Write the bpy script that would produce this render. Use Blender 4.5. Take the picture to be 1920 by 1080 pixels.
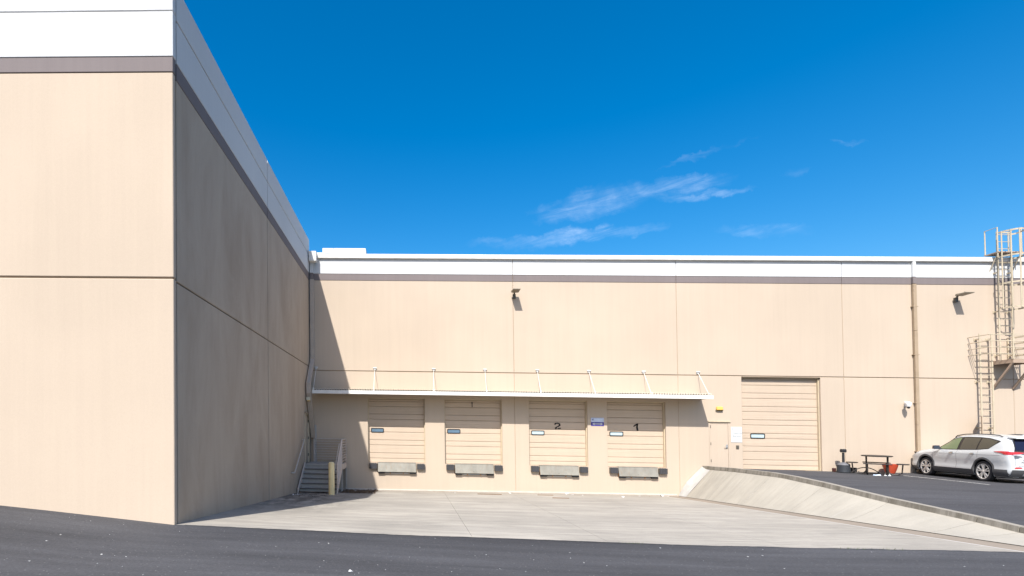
import bpy, bmesh, math, random
from mathutils import Vector, Euler, Matrix
random.seed(7)
R = math.radians
scene = bpy.context.scene
for o in list(bpy.data.objects):
    bpy.data.objects.remove(o)

# ------------------------------------------------------------------ camera
cam_d = bpy.data.cameras.new('camera')
cam = bpy.data.objects.new('camera', cam_d)
scene.collection.objects.link(cam)
cam.location = (0, 0, 1.8)
cam.rotation_euler = (Euler((R(90) + .0174, 0, .0358)).to_matrix() @ Matrix.Rotation(-.011, 3, 'Z')).to_euler()
cam_d.sensor_width = 36
cam_d.lens = 1060 / 1920 * 36
cam_d.shift_x = (960 - 726) / 1920
cam_d.shift_y = (786 - 540) / 1920
cam_d.clip_end = 5000
scene.camera = cam

# ------------------------------------------------------------------ light
SUN = Vector((-.265, -.88, 1.0)).normalized()
sun_d = bpy.data.lights.new('sun', 'SUN')
sun_d.energy = 5.0
sun_d.angle = R(.53)
sun_d.color = (1.0, .965, .91)
sun = bpy.data.objects.new('sun', sun_d)
scene.collection.objects.link(sun)
sun.rotation_euler = SUN.to_track_quat('Z', 'Y').to_euler()

world = bpy.data.worlds.new('World')
scene.world = world
world.use_nodes = True
nt = world.node_tree
nt.nodes.clear()


class NB:
    """small helper to wire shader nodes"""
    def __init__(s, tree):
        s.t = tree

    def n(s, typ, _d=None, **kw):
        nd = s.t.nodes.new(typ)
        for k, v in (_d or {}).items():
            if isinstance(v, bpy.types.NodeSocket):
                s.t.links.new(v, nd.inputs[k])
            else:
                nd.inputs[k].default_value = v
        for k, v in kw.items():
            setattr(nd, k, v)
        return nd

    def m(s, op, a, b=0.0, c=0.0, clamp=False):
        nd = s.n('ShaderNodeMath', {0: a, 1: b, 2: c}, operation=op)
        nd.use_clamp = clamp
        return nd.outputs[0]

    def mix(s, f, a, b, blend='MIX'):
        nd = s.n('ShaderNodeMix', data_type='RGBA', blend_type=blend)
        for i, v in ((0, f), (6, a), (7, b)):
            if isinstance(v, bpy.types.NodeSocket):
                s.t.links.new(v, nd.inputs[i])
            else:
                nd.inputs[i].default_value = v if i == 0 else (*v[:3], 1)
        return nd.outputs[2]

    def ramp(s, v, pts):
        nd = s.n('ShaderNodeValToRGB', {0: v})
        cr = nd.color_ramp
        while len(cr.elements) < len(pts):
            cr.elements.new(.5)
        for e, (p, c) in zip(cr.elements, pts):
            e.position = p
            e.color = (c, c, c, 1) if not hasattr(c, '__len__') else (*c[:3], 1)
        return nd.outputs[0]

    def noise(s, vec, scale, detail=4, rough=.5, dist=0.0):
        nd = s.n('ShaderNodeTexNoise', {'Vector': vec, 'Scale': scale, 'Detail': detail,
                                        'Roughness': rough, 'Distortion': dist})
        return nd.outputs[0]

    def stretch(s, vec, x, y, z, rot=(0, 0, 0)):
        return s.n('ShaderNodeMapping', {'Vector': vec, 'Scale': (x, y, z), 'Rotation': rot}).outputs[0]


b = NB(nt)
sky = b.n('ShaderNodeTexSky', sky_type='NISHITA')
sky.sun_disc = False
sky.sun_elevation = math.asin(SUN.z)
sky.sun_rotation = math.atan2(SUN.x, SUN.y)
sky.altitude = 0
sky.air_density = 1.0
sky.dust_density = 2.2
sky.ozone_density = 3.0
# thin cirrus, drawn on the direction of the sky (plane facing +Y)
geo = b.n('ShaderNodeTexCoord').outputs['Generated']
sep = b.n('ShaderNodeSeparateXYZ', {0: geo})
yy = b.m('MAXIMUM', sep.outputs[1], .05)
u_ = b.m('DIVIDE', sep.outputs[0], yy)
v_ = b.m('DIVIDE', sep.outputs[2], yy)
front = b.m('GREATER_THAN', sep.outputs[1], .06)


uv0 = b.n('ShaderNodeCombineXYZ', {0: u_, 1: v_, 2: 0.0}).outputs[0]
w1 = b.m('MULTIPLY', b.m('SUBTRACT', b.noise(uv0, 16, 5, .65), .5), .10)
w2 = b.m('MULTIPLY', b.m('SUBTRACT', b.noise(b.stretch(uv0, 1, 1, 1, (0, 0, 1.0)), 19, 5, .65), .5), .045)
uw_, vw_ = b.m('ADD', u_, w1), b.m('ADD', v_, w2)


def streak(cu, cv, ang, ru, rv, amt):
    ca, sa = math.cos(ang), math.sin(ang)
    du = b.m('SUBTRACT', uw_, cu)
    dv = b.m('SUBTRACT', vw_, cv)
    a = b.m('ADD', b.m('MULTIPLY', du, ca), b.m('MULTIPLY', dv, sa))
    c = b.m('SUBTRACT', b.m('MULTIPLY', dv, ca), b.m('MULTIPLY', du, sa))
    q = b.m('ADD', b.m('POWER', b.m('ABSOLUTE', b.m('DIVIDE', a, ru)), 2), b.m('POWER', b.m('ABSOLUTE', b.m('DIVIDE', c, rv)), 2))
    return b.m('MULTIPLY', b.m('POWER', b.m('SUBTRACT', 1.0, q, clamp=True), 1.3), amt)


uv = b.n('ShaderNodeCombineXYZ', {0: u_, 1: v_, 2: 0.0}).outputs[0]
n1 = b.noise(b.stretch(b.stretch(uv, 1, 1, 1, (0, 0, -.24)), 8, 60, 1), 1.0, 10, .72, .5)
n2 = b.noise(b.stretch(uv, 9, 14, 1, (0, 0, -.2)), 1.0, 5, .6, .4)
cl = b.m('MULTIPLY', b.ramp(n1, [(.36, .10), (.70, 1)]), b.ramp(n2, [(.34, .1), (.62, 1)]))
mask = streak(.345, .395, .19, .13, .030, 1.0)
for args in ((.44, .415, .16, .15, .020, .9), (.53, .475, .28, .10, .006, .30), (.30, .335, .10, .17, .016, 1.0),
             (.62, .338, -.05, .09, .014, .8), (.53, .405, .10, .09, .010, .8), (.77, .49, .0, .04, .005, .22),
             (.68, .44, .3, .03, .009, .25), (.20, .33, .05, .11, .010, .6)):
    mask = b.m('MAXIMUM', mask, streak(*args))
fac = b.m('MULTIPLY', b.m('MULTIPLY', b.m('MULTIPLY', cl, mask), front), .32, clamp=True)
hs = b.n('ShaderNodeHueSaturation', {'Hue': .497, 'Saturation': 1.51, 'Value': 1.0, 'Fac': 1.0, 'Color': sky.outputs[0]}).outputs[0]
skyc = b.mix(fac, hs, (7.2, 7.9, 8.6))
bg = b.n('ShaderNodeBackground', {'Color': skyc, 'Strength': .132})
out = b.n('ShaderNodeOutputWorld', {0: bg.outputs[0]})

scene.view_settings.view_transform = 'Standard'
scene.view_settings.look = 'None'
scene.view_settings.exposure = .58
scene.view_settings.gamma = 1
scene.view_settings.use_curve_mapping = False
try:
    scene.cycles.max_bounces = 8
    scene.cycles.diffuse_bounces = 5
except Exception:
    pass

# ------------------------------------------------------------------ materials
MATS = {}


def mat(name, base, rough=.7, metal=0.0, spec=.3, coat=0.0, build=None, bump=None):
    if name in MATS:
        return MATS[name]
    m = bpy.data.materials.new(name)
    m.use_nodes = True
    t = m.node_tree
    p = t.nodes['Principled BSDF']
    p.inputs['Base Color'].default_value = (*base, 1)
    p.inputs['Roughness'].default_value = rough
    p.inputs['Metallic'].default_value = metal
    p.inputs['Specular IOR Level'].default_value = spec
    p.inputs['Coat Weight'].default_value = coat
    nb = NB(t)
    pos = nb.n('ShaderNodeNewGeometry').outputs['Position']
    if build is None:
        nz = nb.noise(pos, 3.0, 5, .6)
        c = nb.mix(1.0, base, nb.ramp(nz, [(.25, .86), (.75, 1.1)]), 'MULTIPLY')
        t.links.new(c, p.inputs['Base Color'])
    else:
        build(nb, pos, p, base)
    if bump:
        sc, st, dist = bump
        nz = nb.noise(pos, sc, 4, .65)
        bp = nb.n('ShaderNodeBump', {'Strength': st, 'Distance': dist, 'Height': nz})
        t.links.new(bp.outputs[0], p.inputs['Normal'])
    MATS[name] = m
    return m


def wall_paint(streaks=.10, dirt=.0):
    def f(nb, pos, p, base):
        big = nb.ramp(nb.noise(pos, .35, 3, .5), [(.3, .955), (.7, 1.03)])
        vs = nb.ramp(nb.noise(nb.stretch(pos, 7, 7, .22), 1.0, 5, .7), [(.3, 1 - streaks), (.62, 1.0)])
        fine = nb.ramp(nb.noise(pos, 55, 2, .7), [(.2, .955), (.8, 1.04)])
        c = nb.mix(1.0, base, big, 'MULTIPLY')
        c = nb.mix(1.0, c, vs, 'MULTIPLY')
        c = nb.mix(1.0, c, fine, 'MULTIPLY')
        if dirt:  # brown staining, deepened so the colour also carries shade
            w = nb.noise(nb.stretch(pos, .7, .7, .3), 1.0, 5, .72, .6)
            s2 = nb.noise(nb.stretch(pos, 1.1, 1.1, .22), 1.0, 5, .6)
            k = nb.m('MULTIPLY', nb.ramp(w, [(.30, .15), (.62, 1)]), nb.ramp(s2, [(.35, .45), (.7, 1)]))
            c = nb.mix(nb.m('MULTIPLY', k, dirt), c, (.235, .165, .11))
        nb.t.links.new(c, p.inputs['Base Color'])
    return f


BEIGE = (.466, .382, .298)
M_beige = mat('beige_paint', BEIGE, .85, spec=.2, build=wall_paint(.035), bump=(70, .25, .004))
M_beige_old_shade = mat('weathered_shaded_beige', BEIGE, .85, spec=.2, build=wall_paint(.02, .50), bump=(60, .3, .004))  # weathering plus painted-in shade for the side wall
M_white = mat('white_paint', (.565, .57, .57), .8, spec=.2, build=wall_paint(.03), bump=(60, .2, .003))
M_brown = mat('brown_band_paint', (.185, .158, .155), .85, spec=.2, build=wall_paint(.06), bump=(60, .3, .004))
M_back = mat('joint_sealant', (.33, .25, .175), .9)
M_coping = mat('coping_metal', (.66, .64, .60), .55, spec=.4)
M_roof = mat('roof_membrane', (.55, .55, .53), .9)


def door_build(nb, pos, p, base):
    z = nb.n('ShaderNodeSeparateXYZ', {0: pos})
    w = nb.noise(nb.stretch(pos, .4, .4, 26), 1.0, 3, .6)
    c = nb.mix(1.0, base, nb.ramp(w, [(.3, .93), (.7, 1.04)]), 'MULTIPLY')
    g = nb.noise(nb.stretch(pos, 1.5, 1.5, .5), 1.0, 4, .6)
    c = nb.mix(1.0, c, nb.ramp(g, [(.3, .95), (.7, 1.02)]), 'MULTIPLY')
    nb.t.links.new(c, p.inputs['Base Color'])


M_door = mat('door_enamel', (.500, .400, .305), .5, spec=.35, build=door_build)
M_doorgap = mat('door_gap', (.34, .25, .17), .8)
M_frame = mat('door_angle_frame', (.49, .41, .29), .6)
M_bump = mat('worn_bumper_rubber', (.055, .055, .06), .7)
M_black = mat('black_rubber', (.022, .022, .024), .6)
M_num = mat('black_stencil', (.01, .01, .012), .7)
M_numfade = mat('faded_stencil', (.13, .105, .09), .8)
M_pane = mat('pale_acrylic', (.42, .52, .55), .12, spec=.6)
M_pane_d = mat('dim_acrylic', (.10, .17, .24), .10, spec=.6)
M_galv = mat('galvanised', (.42, .42, .41), .45, metal=.6)


def steel_build(nb, pos, p, base):
    n = nb.noise(nb.stretch(pos, 3, 3, 2), 1.0, 6, .7)
    s = nb.noise(nb.stretch(pos, 14, 14, 1.2), 1.0, 4, .7)
    c = nb.mix(1.0, base, nb.ramp(n, [(.25, .72), (.75, 1.2)]), 'MULTIPLY')
    c = nb.mix(nb.ramp(s, [(.52, 0), (.72, .45)]), c, (.23, .15, .09))
    nb.t.links.new(c, p.inputs['Base Color'])


M_lip = mat('worn_steel_plate', (.225, .215, .185), .6, metal=.15, build=steel_build)
M_rust = mat('rusty_steel', (.33, .17, .08), .8)
M_awn = mat('awning_sheet', (.62, .56, .46), .5)
M_fascia = mat('awning_fascia', (.72, .70, .66), .6)
M_rod = mat('awning_rod', (.70, .68, .64), .5)
M_stair = mat('grey_stair_paint', (.33, .315, .29), .6)
M_rail = mat('tan_rail_paint', (.56, .47, .40), .6)
M_railgrey = mat('grey_rail_paint', (.46, .41, .36), .6)
M_boll = mat('yellow_bollard_paint', (.86, .66, .34), .6)
M_down = mat('tan_downspout', (.33, .25, .17), .6)
M_ladder = mat('ladder_paint', (.47, .40, .29), .6)
M_ladder_d = mat('ladder_brace_paint', (.36, .27, .20), .7)
M_bronze = mat('bronze_fixture', (.10, .09, .075), .5)
M_lens = mat('yellow_lens', (.62, .40, .10), .4)
M_plastw = mat('white_plastic', (.75, .75, .75), .4)
M_blue = mat('sign_blue', (.055, .045, .25), .5)
M_signpale = mat('sign_pale_blue', (.50, .56, .70), .5)
M_signw = mat('sign_white', (.56, .57, .565), .5)
M_signgrey = mat('sign_lettering', (.16, .17, .17), .6)
M_signlb = mat('sign_light_blue', (.55, .66, .80), .6)
M_ink = mat('logo_navy', (.03, .05, .20), .5)
M_table = mat('dark_table_coating', (.035, .03, .028), .45)
M_urn = mat('grey_plastic', (.030, .034, .040), .55)
M_urntop = mat('pale_grey_plastic', (.13, .13, .14), .55)
M_pot = mat('red_glaze', (.42, .06, .025), .35, spec=.5)
M_paper = mat('paper_white', (.75, .75, .74), .8)
M_wood = mat('brown_wood', (.17, .10, .055), .9)
M_leaf = mat('dry_leaf', (.10, .065, .04), .9)
M_weed = mat('weed_green', (.07, .10, .03), .8)
M_line = mat('stall_line_paint', (.55, .54, .50), .8, build=lambda nb, pos, p, base: nb.t.links.new(
    nb.mix(nb.ramp(nb.noise(pos, 22, 4, .7), [(.45, 0), (.62, .75)]), base, (.10, .10, .10)), p.inputs['Base Color']))


def asphalt_build(nb, pos, p, base):
    big = nb.noise(nb.stretch(pos, .10, .55, 1), 1.0, 5, .6, .4)
    band = nb.noise(nb.stretch(pos, .25, 3.0, 1), 1.0, 4, .6, .3)
    fine = nb.noise(pos, 28, 6, .85)
    c = nb.mix(1.0, base, nb.ramp(big, [(.3, .78), (.7, 1.28)]), 'MULTIPLY')
    c = nb.mix(1.0, c, nb.ramp(band, [(.3, .80), (.7, 1.18)]), 'MULTIPLY')
    c = nb.mix(1.0, c, nb.ramp(fine, [(.25, .55), (.75, 1.5)]), 'MULTIPLY')
    vo = nb.n('ShaderNodeTexVoronoi', {'Vector': pos, 'Scale': 16.0})
    vr = nb.n('ShaderNodeSeparateColor', {0: vo.outputs['Color']}).outputs[0]
    sp = nb.m('MULTIPLY', nb.m('LESS_THAN', vo.outputs['Distance'], .16), nb.m('GREATER_THAN', vr, .80))
    c = nb.mix(nb.m('MULTIPLY', sp, .4), c, (.30, .29, .28))
    nb.t.links.new(c, p.inputs['Base Color'])


M_asph = mat('asphalt', (.056, .056, .060), .88, spec=.25, build=asphalt_build, bump=(60, .5, .01))
M_asph2 = mat('lot_asphalt', (.056, .056, .061), .88, spec=.25, build=asphalt_build, bump=(60, .5, .01))


def conc_build(tint=(1, 1, 1), marks=1.0, dirty=0.0):
    def f(nb, pos, p, base):
        big = nb.noise(nb.stretch(pos, .5, .5, 1), 1.0, 5, .6)
        c = nb.mix(1.0, base, nb.ramp(big, [(.28, .80), (.72, 1.10)]), 'MULTIPLY')
        # tyre scuffs: long curved streaks
        sw = nb.noise(nb.stretch(pos, .22, 2.6, 1, (0, 0, .10)), 1.0, 8, .74, 1.3)
        c = nb.mix(nb.m('MULTIPLY', nb.ramp(sw, [(.44, 0), (.54, .55), (.60, .1), (.72, .6)]), marks * .9), c, (.205, .19, .17))
        sw2 = nb.noise(nb.stretch(pos, .35, 5.5, 1, (0, 0, -.20)), 1.0, 8, .78, .9)
        c = nb.mix(nb.m('MULTIPLY', nb.ramp(sw2, [(.54, 0), (.64, .7), (.70, .2)]), marks * .9), c, (.165, .155, .14))
        fine = nb.noise(pos, 38, 3, .75)
        c = nb.mix(1.0, c, nb.ramp(fine, [(.25, .90), (.75, 1.07)]), 'MULTIPLY')
        # dirt along the foot of the dock wall
        sy = nb.n('ShaderNodeSeparateXYZ', {0: pos})
        near = nb.n('ShaderNodeMapRange', {0: sy.outputs[1], 1: 22.3, 2: 24.2, 3: 0.0, 4: 1.0}).outputs[0]
        dn = nb.noise(nb.stretch(pos, 1.0, 3, 1), 1.0, 5, .7)
        c = nb.mix(nb.m('MULTIPLY', nb.m('MULTIPLY', near, nb.ramp(dn, [(.40, 0), (.65, 1)])), .55), c, (.24, .19, .14))
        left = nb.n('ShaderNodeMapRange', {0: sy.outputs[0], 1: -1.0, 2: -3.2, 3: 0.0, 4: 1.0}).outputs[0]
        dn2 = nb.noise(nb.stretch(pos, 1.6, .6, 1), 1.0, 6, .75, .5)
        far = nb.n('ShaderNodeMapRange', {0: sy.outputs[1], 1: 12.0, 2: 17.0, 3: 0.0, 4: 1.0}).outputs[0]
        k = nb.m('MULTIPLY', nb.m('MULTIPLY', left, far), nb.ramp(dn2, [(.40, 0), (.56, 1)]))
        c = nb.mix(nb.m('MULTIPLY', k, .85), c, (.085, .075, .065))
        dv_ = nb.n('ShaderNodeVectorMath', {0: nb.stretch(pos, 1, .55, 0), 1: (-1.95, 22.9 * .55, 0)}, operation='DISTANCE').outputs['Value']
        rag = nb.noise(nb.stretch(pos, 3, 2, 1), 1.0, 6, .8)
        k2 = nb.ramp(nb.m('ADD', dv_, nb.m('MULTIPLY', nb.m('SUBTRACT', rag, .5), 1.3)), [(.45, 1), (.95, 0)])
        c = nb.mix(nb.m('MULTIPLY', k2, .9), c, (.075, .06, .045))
        ru = nb.noise(nb.stretch(pos, 1.2, 4, 1), 1.0, 6, .75)
        kr = nb.m('MULTIPLY', nb.n('ShaderNodeMapRange', {0: sy.outputs[1], 1: 21.6, 2: 23.4, 3: 0.0, 4: 1.0}).outputs[0], nb.ramp(ru, [(.58, 0), (.68, .7)]))
        c = nb.mix(kr, c, (.30, .16, .07))
        if dirty:
            dd = nb.noise(nb.stretch(pos, 3, .5, 1), 1.0, 5, .7)
            c = nb.mix(nb.m('MULTIPLY', nb.ramp(dd, [(.3, .35), (.7, 1)]), dirty), c, (.19, .15, .115))
        nb.t.links.new(c, p.inputs['Base Color'])
    return f


M_conc = mat('dock_concrete', (.40, .365, .310), .85, spec=.25, build=conc_build(), bump=(45, .3, .005))
M_gutter = mat('gutter_concrete', (.32, .27, .215), .88, spec=.2, build=conc_build(marks=.3, dirty=.45), bump=(45, .3, .005))


def bank_build(nb, pos, p, base):
    st = nb.noise(nb.stretch(pos, .5, 3.6, .5), 1.0, 7, .78, .55)
    c = nb.mix(1.0, base, nb.ramp(nb.noise(pos, .8, 4, .6), [(.3, .90), (.7, 1.07)]), 'MULTIPLY')
    sy = nb.n('ShaderNodeSeparateXYZ', {0: pos})
    near = nb.n('ShaderNodeMapRange', {0: sy.outputs[1], 1: 12, 2: 22, 3: .25, 4: 1.0}).outputs[0]
    c = nb.mix(nb.m('MULTIPLY', nb.ramp(st, [(.44, 0), (.66, .42)]), near), c, (.21, .20, .175))
    st2 = nb.noise(nb.stretch(pos, .3, 9, .3), 1.0, 4, .7)
    c = nb.mix(nb.m('MULTIPLY', nb.ramp(st2, [(.60, 0), (.75, .5)]), near), c, (.50, .49, .46))
    c = nb.mix(1.0, c, nb.ramp(nb.noise(pos, 40, 3, .7), [(.25, .92), (.75, 1.06)]), 'MULTIPLY')
    nb.t.links.new(c, p.inputs['Base Color'])


M_bank = mat('bank_concrete', (.385, .355, .30), .85, spec=.2, build=bank_build, bump=(30, .4, .01))


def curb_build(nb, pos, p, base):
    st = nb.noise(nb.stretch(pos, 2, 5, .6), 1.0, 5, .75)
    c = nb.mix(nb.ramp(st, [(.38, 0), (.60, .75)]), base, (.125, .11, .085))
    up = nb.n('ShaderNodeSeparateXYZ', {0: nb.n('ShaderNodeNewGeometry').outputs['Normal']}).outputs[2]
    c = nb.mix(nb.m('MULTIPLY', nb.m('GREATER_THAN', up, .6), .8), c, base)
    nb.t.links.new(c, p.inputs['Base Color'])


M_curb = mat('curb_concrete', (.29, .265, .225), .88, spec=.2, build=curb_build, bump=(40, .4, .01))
M_foot = mat('footing_plaster', (.40, .36, .31), .85)

# ------------------------------------------------------------------ mesh helpers
FALL = .0275          # the whole site and both buildings drop gently to the right


def fall(x):
    return FALL * max(-32., min(50., x))


COL = scene.collection


class MB:
    def __init__(s):
        s.v, s.f = [], []

    def quad(s, *pts):
        i = len(s.v)
        s.v += [tuple(p) for p in pts]
        s.f.append(tuple(range(i, i + len(pts))))
        return s

    def box(s, x0, x1, y0, y1, z0, z1):
        if x0 > x1: x0, x1 = x1, x0
        if y0 > y1: y0, y1 = y1, y0
        if z0 > z1: z0, z1 = z1, z0
        i = len(s.v)
        s.v += [(x0, y0, z0), (x1, y0, z0), (x1, y1, z0), (x0, y1, z0), (x0, y0, z1), (x1, y0, z1), (x1, y1, z1), (x0, y1, z1)]
        for q in ((0, 3, 2, 1), (4, 5, 6, 7), (0, 1, 5, 4), (1, 2, 6, 5), (2, 3, 7, 6), (3, 0, 4, 7)):
            s.f.append(tuple(i + k for k in q))
        return s

    def hexa(s, lo, hi):
        """lo, hi: four points each, anticlockwise seen from above"""
        i = len(s.v)
        s.v += [tuple(p) for p in lo] + [tuple(p) for p in hi]
        for q in ((0, 3, 2, 1), (4, 5, 6, 7), (0, 1, 5, 4), (1, 2, 6, 5), (2, 3, 7, 6), (3, 0, 4, 7)):
            s.f.append(tuple(i + k for k in q))
        return s

    def tube(s, pts, r, n=8, sq=False):
        """swept tube through pts"""
        pts = [Vector(p) for p in pts]
        base = len(s.v)
        if sq: n = 4
        prev = None
        for k, p in enumerate(pts):
            d = (pts[min(k + 1, len(pts) - 1)] - pts[max(k - 1, 0)]).normalized()
            a = Vector((0, 0, 1)) if abs(d.z) < .9 else Vector((0, 1, 0))
            e1 = d.cross(a).normalized()
            if prev is not None and e1.dot(prev) < 0: e1 = -e1
            prev = e1
            e2 = d.cross(e1)
            for j in range(n):
                t = 2 * math.pi * (j + (.5 if sq else 0)) / n
                s.v.append(tuple(p + (e1 * math.cos(t) + e2 * math.sin(t)) * (r * (1.414 if sq else 1))))
        for k in range(len(pts) - 1):
            for j in range(n):
                a, c = base + k * n + j, base + k * n + (j + 1) % n
                s.f.append((a, c, c + n, a + n))
        s.f.append(tuple(base + j for j in range(n)))
        s.f.append(tuple(base + (len(pts) - 1) * n + j for j in reversed(range(n))))
        return s

    def lathe(s, cx, cy, prof, n=20):
        """prof: list of (r, z) bottom to top, vertical axis"""
        base = len(s.v)
        for r, z in prof:
            for j in range(n):
                t = 2 * math.pi * j / n
                s.v.append((cx + r * math.cos(t), cy + r * math.sin(t), z))
        for k in range(len(prof) - 1):
            for j in range(n):
                a, c = base + k * n + j, base + k * n + (j + 1) % n
                s.f.append((a, c, c + n, a + n))
        s.f.append(tuple(base + j for j in reversed(range(n))))
        s.f.append(tuple(base + (len(prof) - 1) * n + j for j in range(n)))
        return s

    def build(s, name, m, parent=None, root=None, shear=True, smooth=False, bevel=0, label=None, fix=True):
        """verts are site coordinates; root = object whose location is the local origin"""
        off = Vector((0, 0, 0))
        q = root or parent
        while q is not None:
            off += q.location
            q = q.parent
        me = bpy.data.meshes.new(name)
        me.from_pydata([(x - off.x, y - off.y, z - (fall(x) if shear else 0) - off.z) for x, y, z in s.v], [], s.f)
        if fix:
            bm = bmesh.new(); bm.from_mesh(me)
            bmesh.ops.recalc_face_normals(bm, faces=bm.faces)
            bm.to_mesh(me); bm.free()
        me.materials.append(m)
        if smooth:
            for p in me.polygons: p.use_smooth = True
            try:
                me.set_sharp_from_angle(angle=R(40))
            except Exception:
                pass
        o = bpy.data.objects.new(name, me)
        COL.objects.link(o)
        if parent is not None: o.parent = parent
        if bevel:
            md = o.modifiers.new('edge', 'BEVEL'); md.width = bevel; md.segments = 1
            md.limit_method = 'ANGLE'; md.angle_limit = R(40)
        if label: o['label'] = label
        return o


def tag(o, label, cat, group=None, kind=None):
    if label: o['label'] = label
    if cat: o['category'] = cat
    if group: o['group'] = group
    if kind: o['kind'] = kind
    return o


def empty(name, x, y, z, label=None, cat=None, group=None, rot=None):
    o = bpy.data.objects.new(name, None)
    o.empty_display_size = .2
    o.location = (x, y, z - fall(x))
    if rot: o.rotation_euler = rot
    COL.objects.link(o)
    return tag(o, label, cat, group)


def copy_tree(o, parent=None):
    c = o.copy(); COL.objects.link(c); c.parent = parent
    for ch in [q for q in COL.objects if q.parent == o]:
        copy_tree(ch, c)
    return c


def copy_at(o, dx, label, dy=0, dz=0):
    c = copy_tree(o)
    c.location = (o.location.x + dx, o.location.y + dy, o.location.z - FALL * dx + dz)
    c['label'] = label
    return c


def interp(x, pts):
    if x <= pts[0][0]: return pts[0][1]
    for (a, p), (c, q) in zip(pts, pts[1:]):
        if x <= c: return p + (q - p) * (x - a) / (c - a)
    return pts[-1][1]


def sm(x, a, c):
    t = max(0, min(1, (x - a) / (c - a)))
    return t * t * (3 - 2 * t)


# ------------------------------------------------------------------ ground heights
def z_front(x):      # yard height along the edge of the dock slab (y = 10)
    return interp(x, [(-40, .9), (-12, .62), (-7.4, .305), (-5.7, .155), (-4.2, .02), (-.6, -.07), (4.9, -.144), (10.4, -.125), (14, -.10), (30, -.05)])


def z_slab(x, y):
    t = (y - 10) / 14.2
    return z_front(x) * (1 - t) + interp(x, [(-4, -.85), (11.3, -.815)]) * t


CURBTOP = [(10, -.06), (11.8, .02), (12.7, .092), (15.0, .227), (17.3, .41), (19.2, .525), (21.9, .515), (24.2, .455)]


def z_lot(x, y):
    c = interp(y, CURBTOP) - .085
    r = interp(y, [(10, z_front(x)), (12, .0), (15, .13), (18, .27), (20, .29), (23, .29), (24.2, .32)])
    return c + (r - c) * sm(x, 12.6, 18.0)


def z_yard(x, y):
    if y <= 10:
        # settle to a flat yard away from the buildings
        k = sm(10 - y, 0, 9)
        return z_front(x) * (1 - k) + interp(x, [(-12, .12), (-4, .02), (6, -.06)]) * k
    if x > 12.5: return z_lot(x, y)
    return z_front(x)


def grid_sheet(xs, ys, zf, name, m, parent=None, skip=None, thick=0, **kw):
    mb = MB()
    nx = len(xs)
    for y in ys:
        for x in xs:
            mb.v.append((x, y, zf(x, y)))
    for j in range(len(ys) - 1):
        for i in range(nx - 1):
            cx, cy = (xs[i] + xs[i + 1]) / 2, (ys[j] + ys[j + 1]) / 2
            if skip and skip(cx, cy): continue
            a = j * nx + i
            mb.f.append((a, a + 1, a + 1 + nx, a + nx))
    return mb.build(name, m, parent, smooth=True, fix=False, **kw)


def frange(a, c, n):
    return [a + (c - a) * i / n for i in range(n + 1)]


# setting: ground
g = MB(); g.quad((-2500, -2500, -3.2), (2500, -2500, -3.2), (2500, 2500, -3.2), (-2500, 2500, -3.2))
tag(g.build('ground', mat('far_ground', (.13, .115, .09), .95), shear=False), None, None, kind='structure')
xs = [-260, -120, -60, -34] + frange(-32, -4.2, 24) + frange(-4.13, 12.5, 24) + frange(13, 30, 24) + [34, 40, 50, 80, 140, 260]
ys = [-260, -120, -60, -30, -20] + frange(-12, 10, 22)
tag(grid_sheet(xs, ys, z_yard, 'asphalt_yard', M_asph), None, None, kind='structure')
xs = frange(12.5, 18, 8) + frange(18.7, 32, 12) + [36, 42, 50, 80, 140, 260]
tag(grid_sheet(xs, frange(10, 24.3, 20), z_lot, 'parking_lot', M_asph2), None, None, kind='structure')

# dock apron slabs, each one cast between joints
apron = empty('dock_apron', 0, 17, 0)
tag(apron, None, None, kind='structure')
joints = [(-4.165, -4.165), (1.12, 1.5), (3.5, 4.3), (6.55, 7.3), (10.42, 10.42)]
for (a0, a1), (c0, c1) in zip(joints, joints[1:]):
    mb = MB()
    n = 14; e = .003
    rows = []
    for j in range(n + 1):
        t = j / n; y = 10.0 + 14.19 * t
        xa, xc = a0 + (a1 - a0) * t + e, c0 + (c1 - c0) * t - e
        for k in range(7):
            x = xa + (xc - xa) * k / 6
            mb.v.append((x, y, z_slab(x, y)))
    for j in range(n):
        for k in range(6):
            a = j * 7 + k
            mb.f.append((a, a + 1, a + 8, a + 7))
    # skirt so the joint has depth
    base = len(mb.v)
    ring = [j * 7 for j in range(n + 1)]
    ring2 = [j * 7 + 6 for j in range(n + 1)]
    for rg in (ring, ring2):
        b0 = len(mb.v)
        for i in rg:
            x, y, z = mb.v[i]; mb.v.append((x, y, z - .06))
        for q in range(len(rg) - 1):
            mb.f.append((rg[q], rg[q + 1], b0 + q + 1, b0 + q))
    mb.build('concrete_slab', M_conc, apron)
mb = MB()
for j in range(14):
    y0, y1 = 10 + 14.19 * j / 14, 10 + 14.19 * (j + 1) / 14
    for xa in frange(-4.165, 9.565, 14):
        xc = xa + 13.73 / 14 if xa < 9.5 else 11.4
        mb.quad(*[(x, y, z_slab(x, y) - .05) for x, y in ((xa, y0), (xc, y0), (xc, y1), (xa, y1))])
mb.build('joint_bed', mat('joint_bed_dark', (.22, .19, .155), .95), apron)
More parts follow.
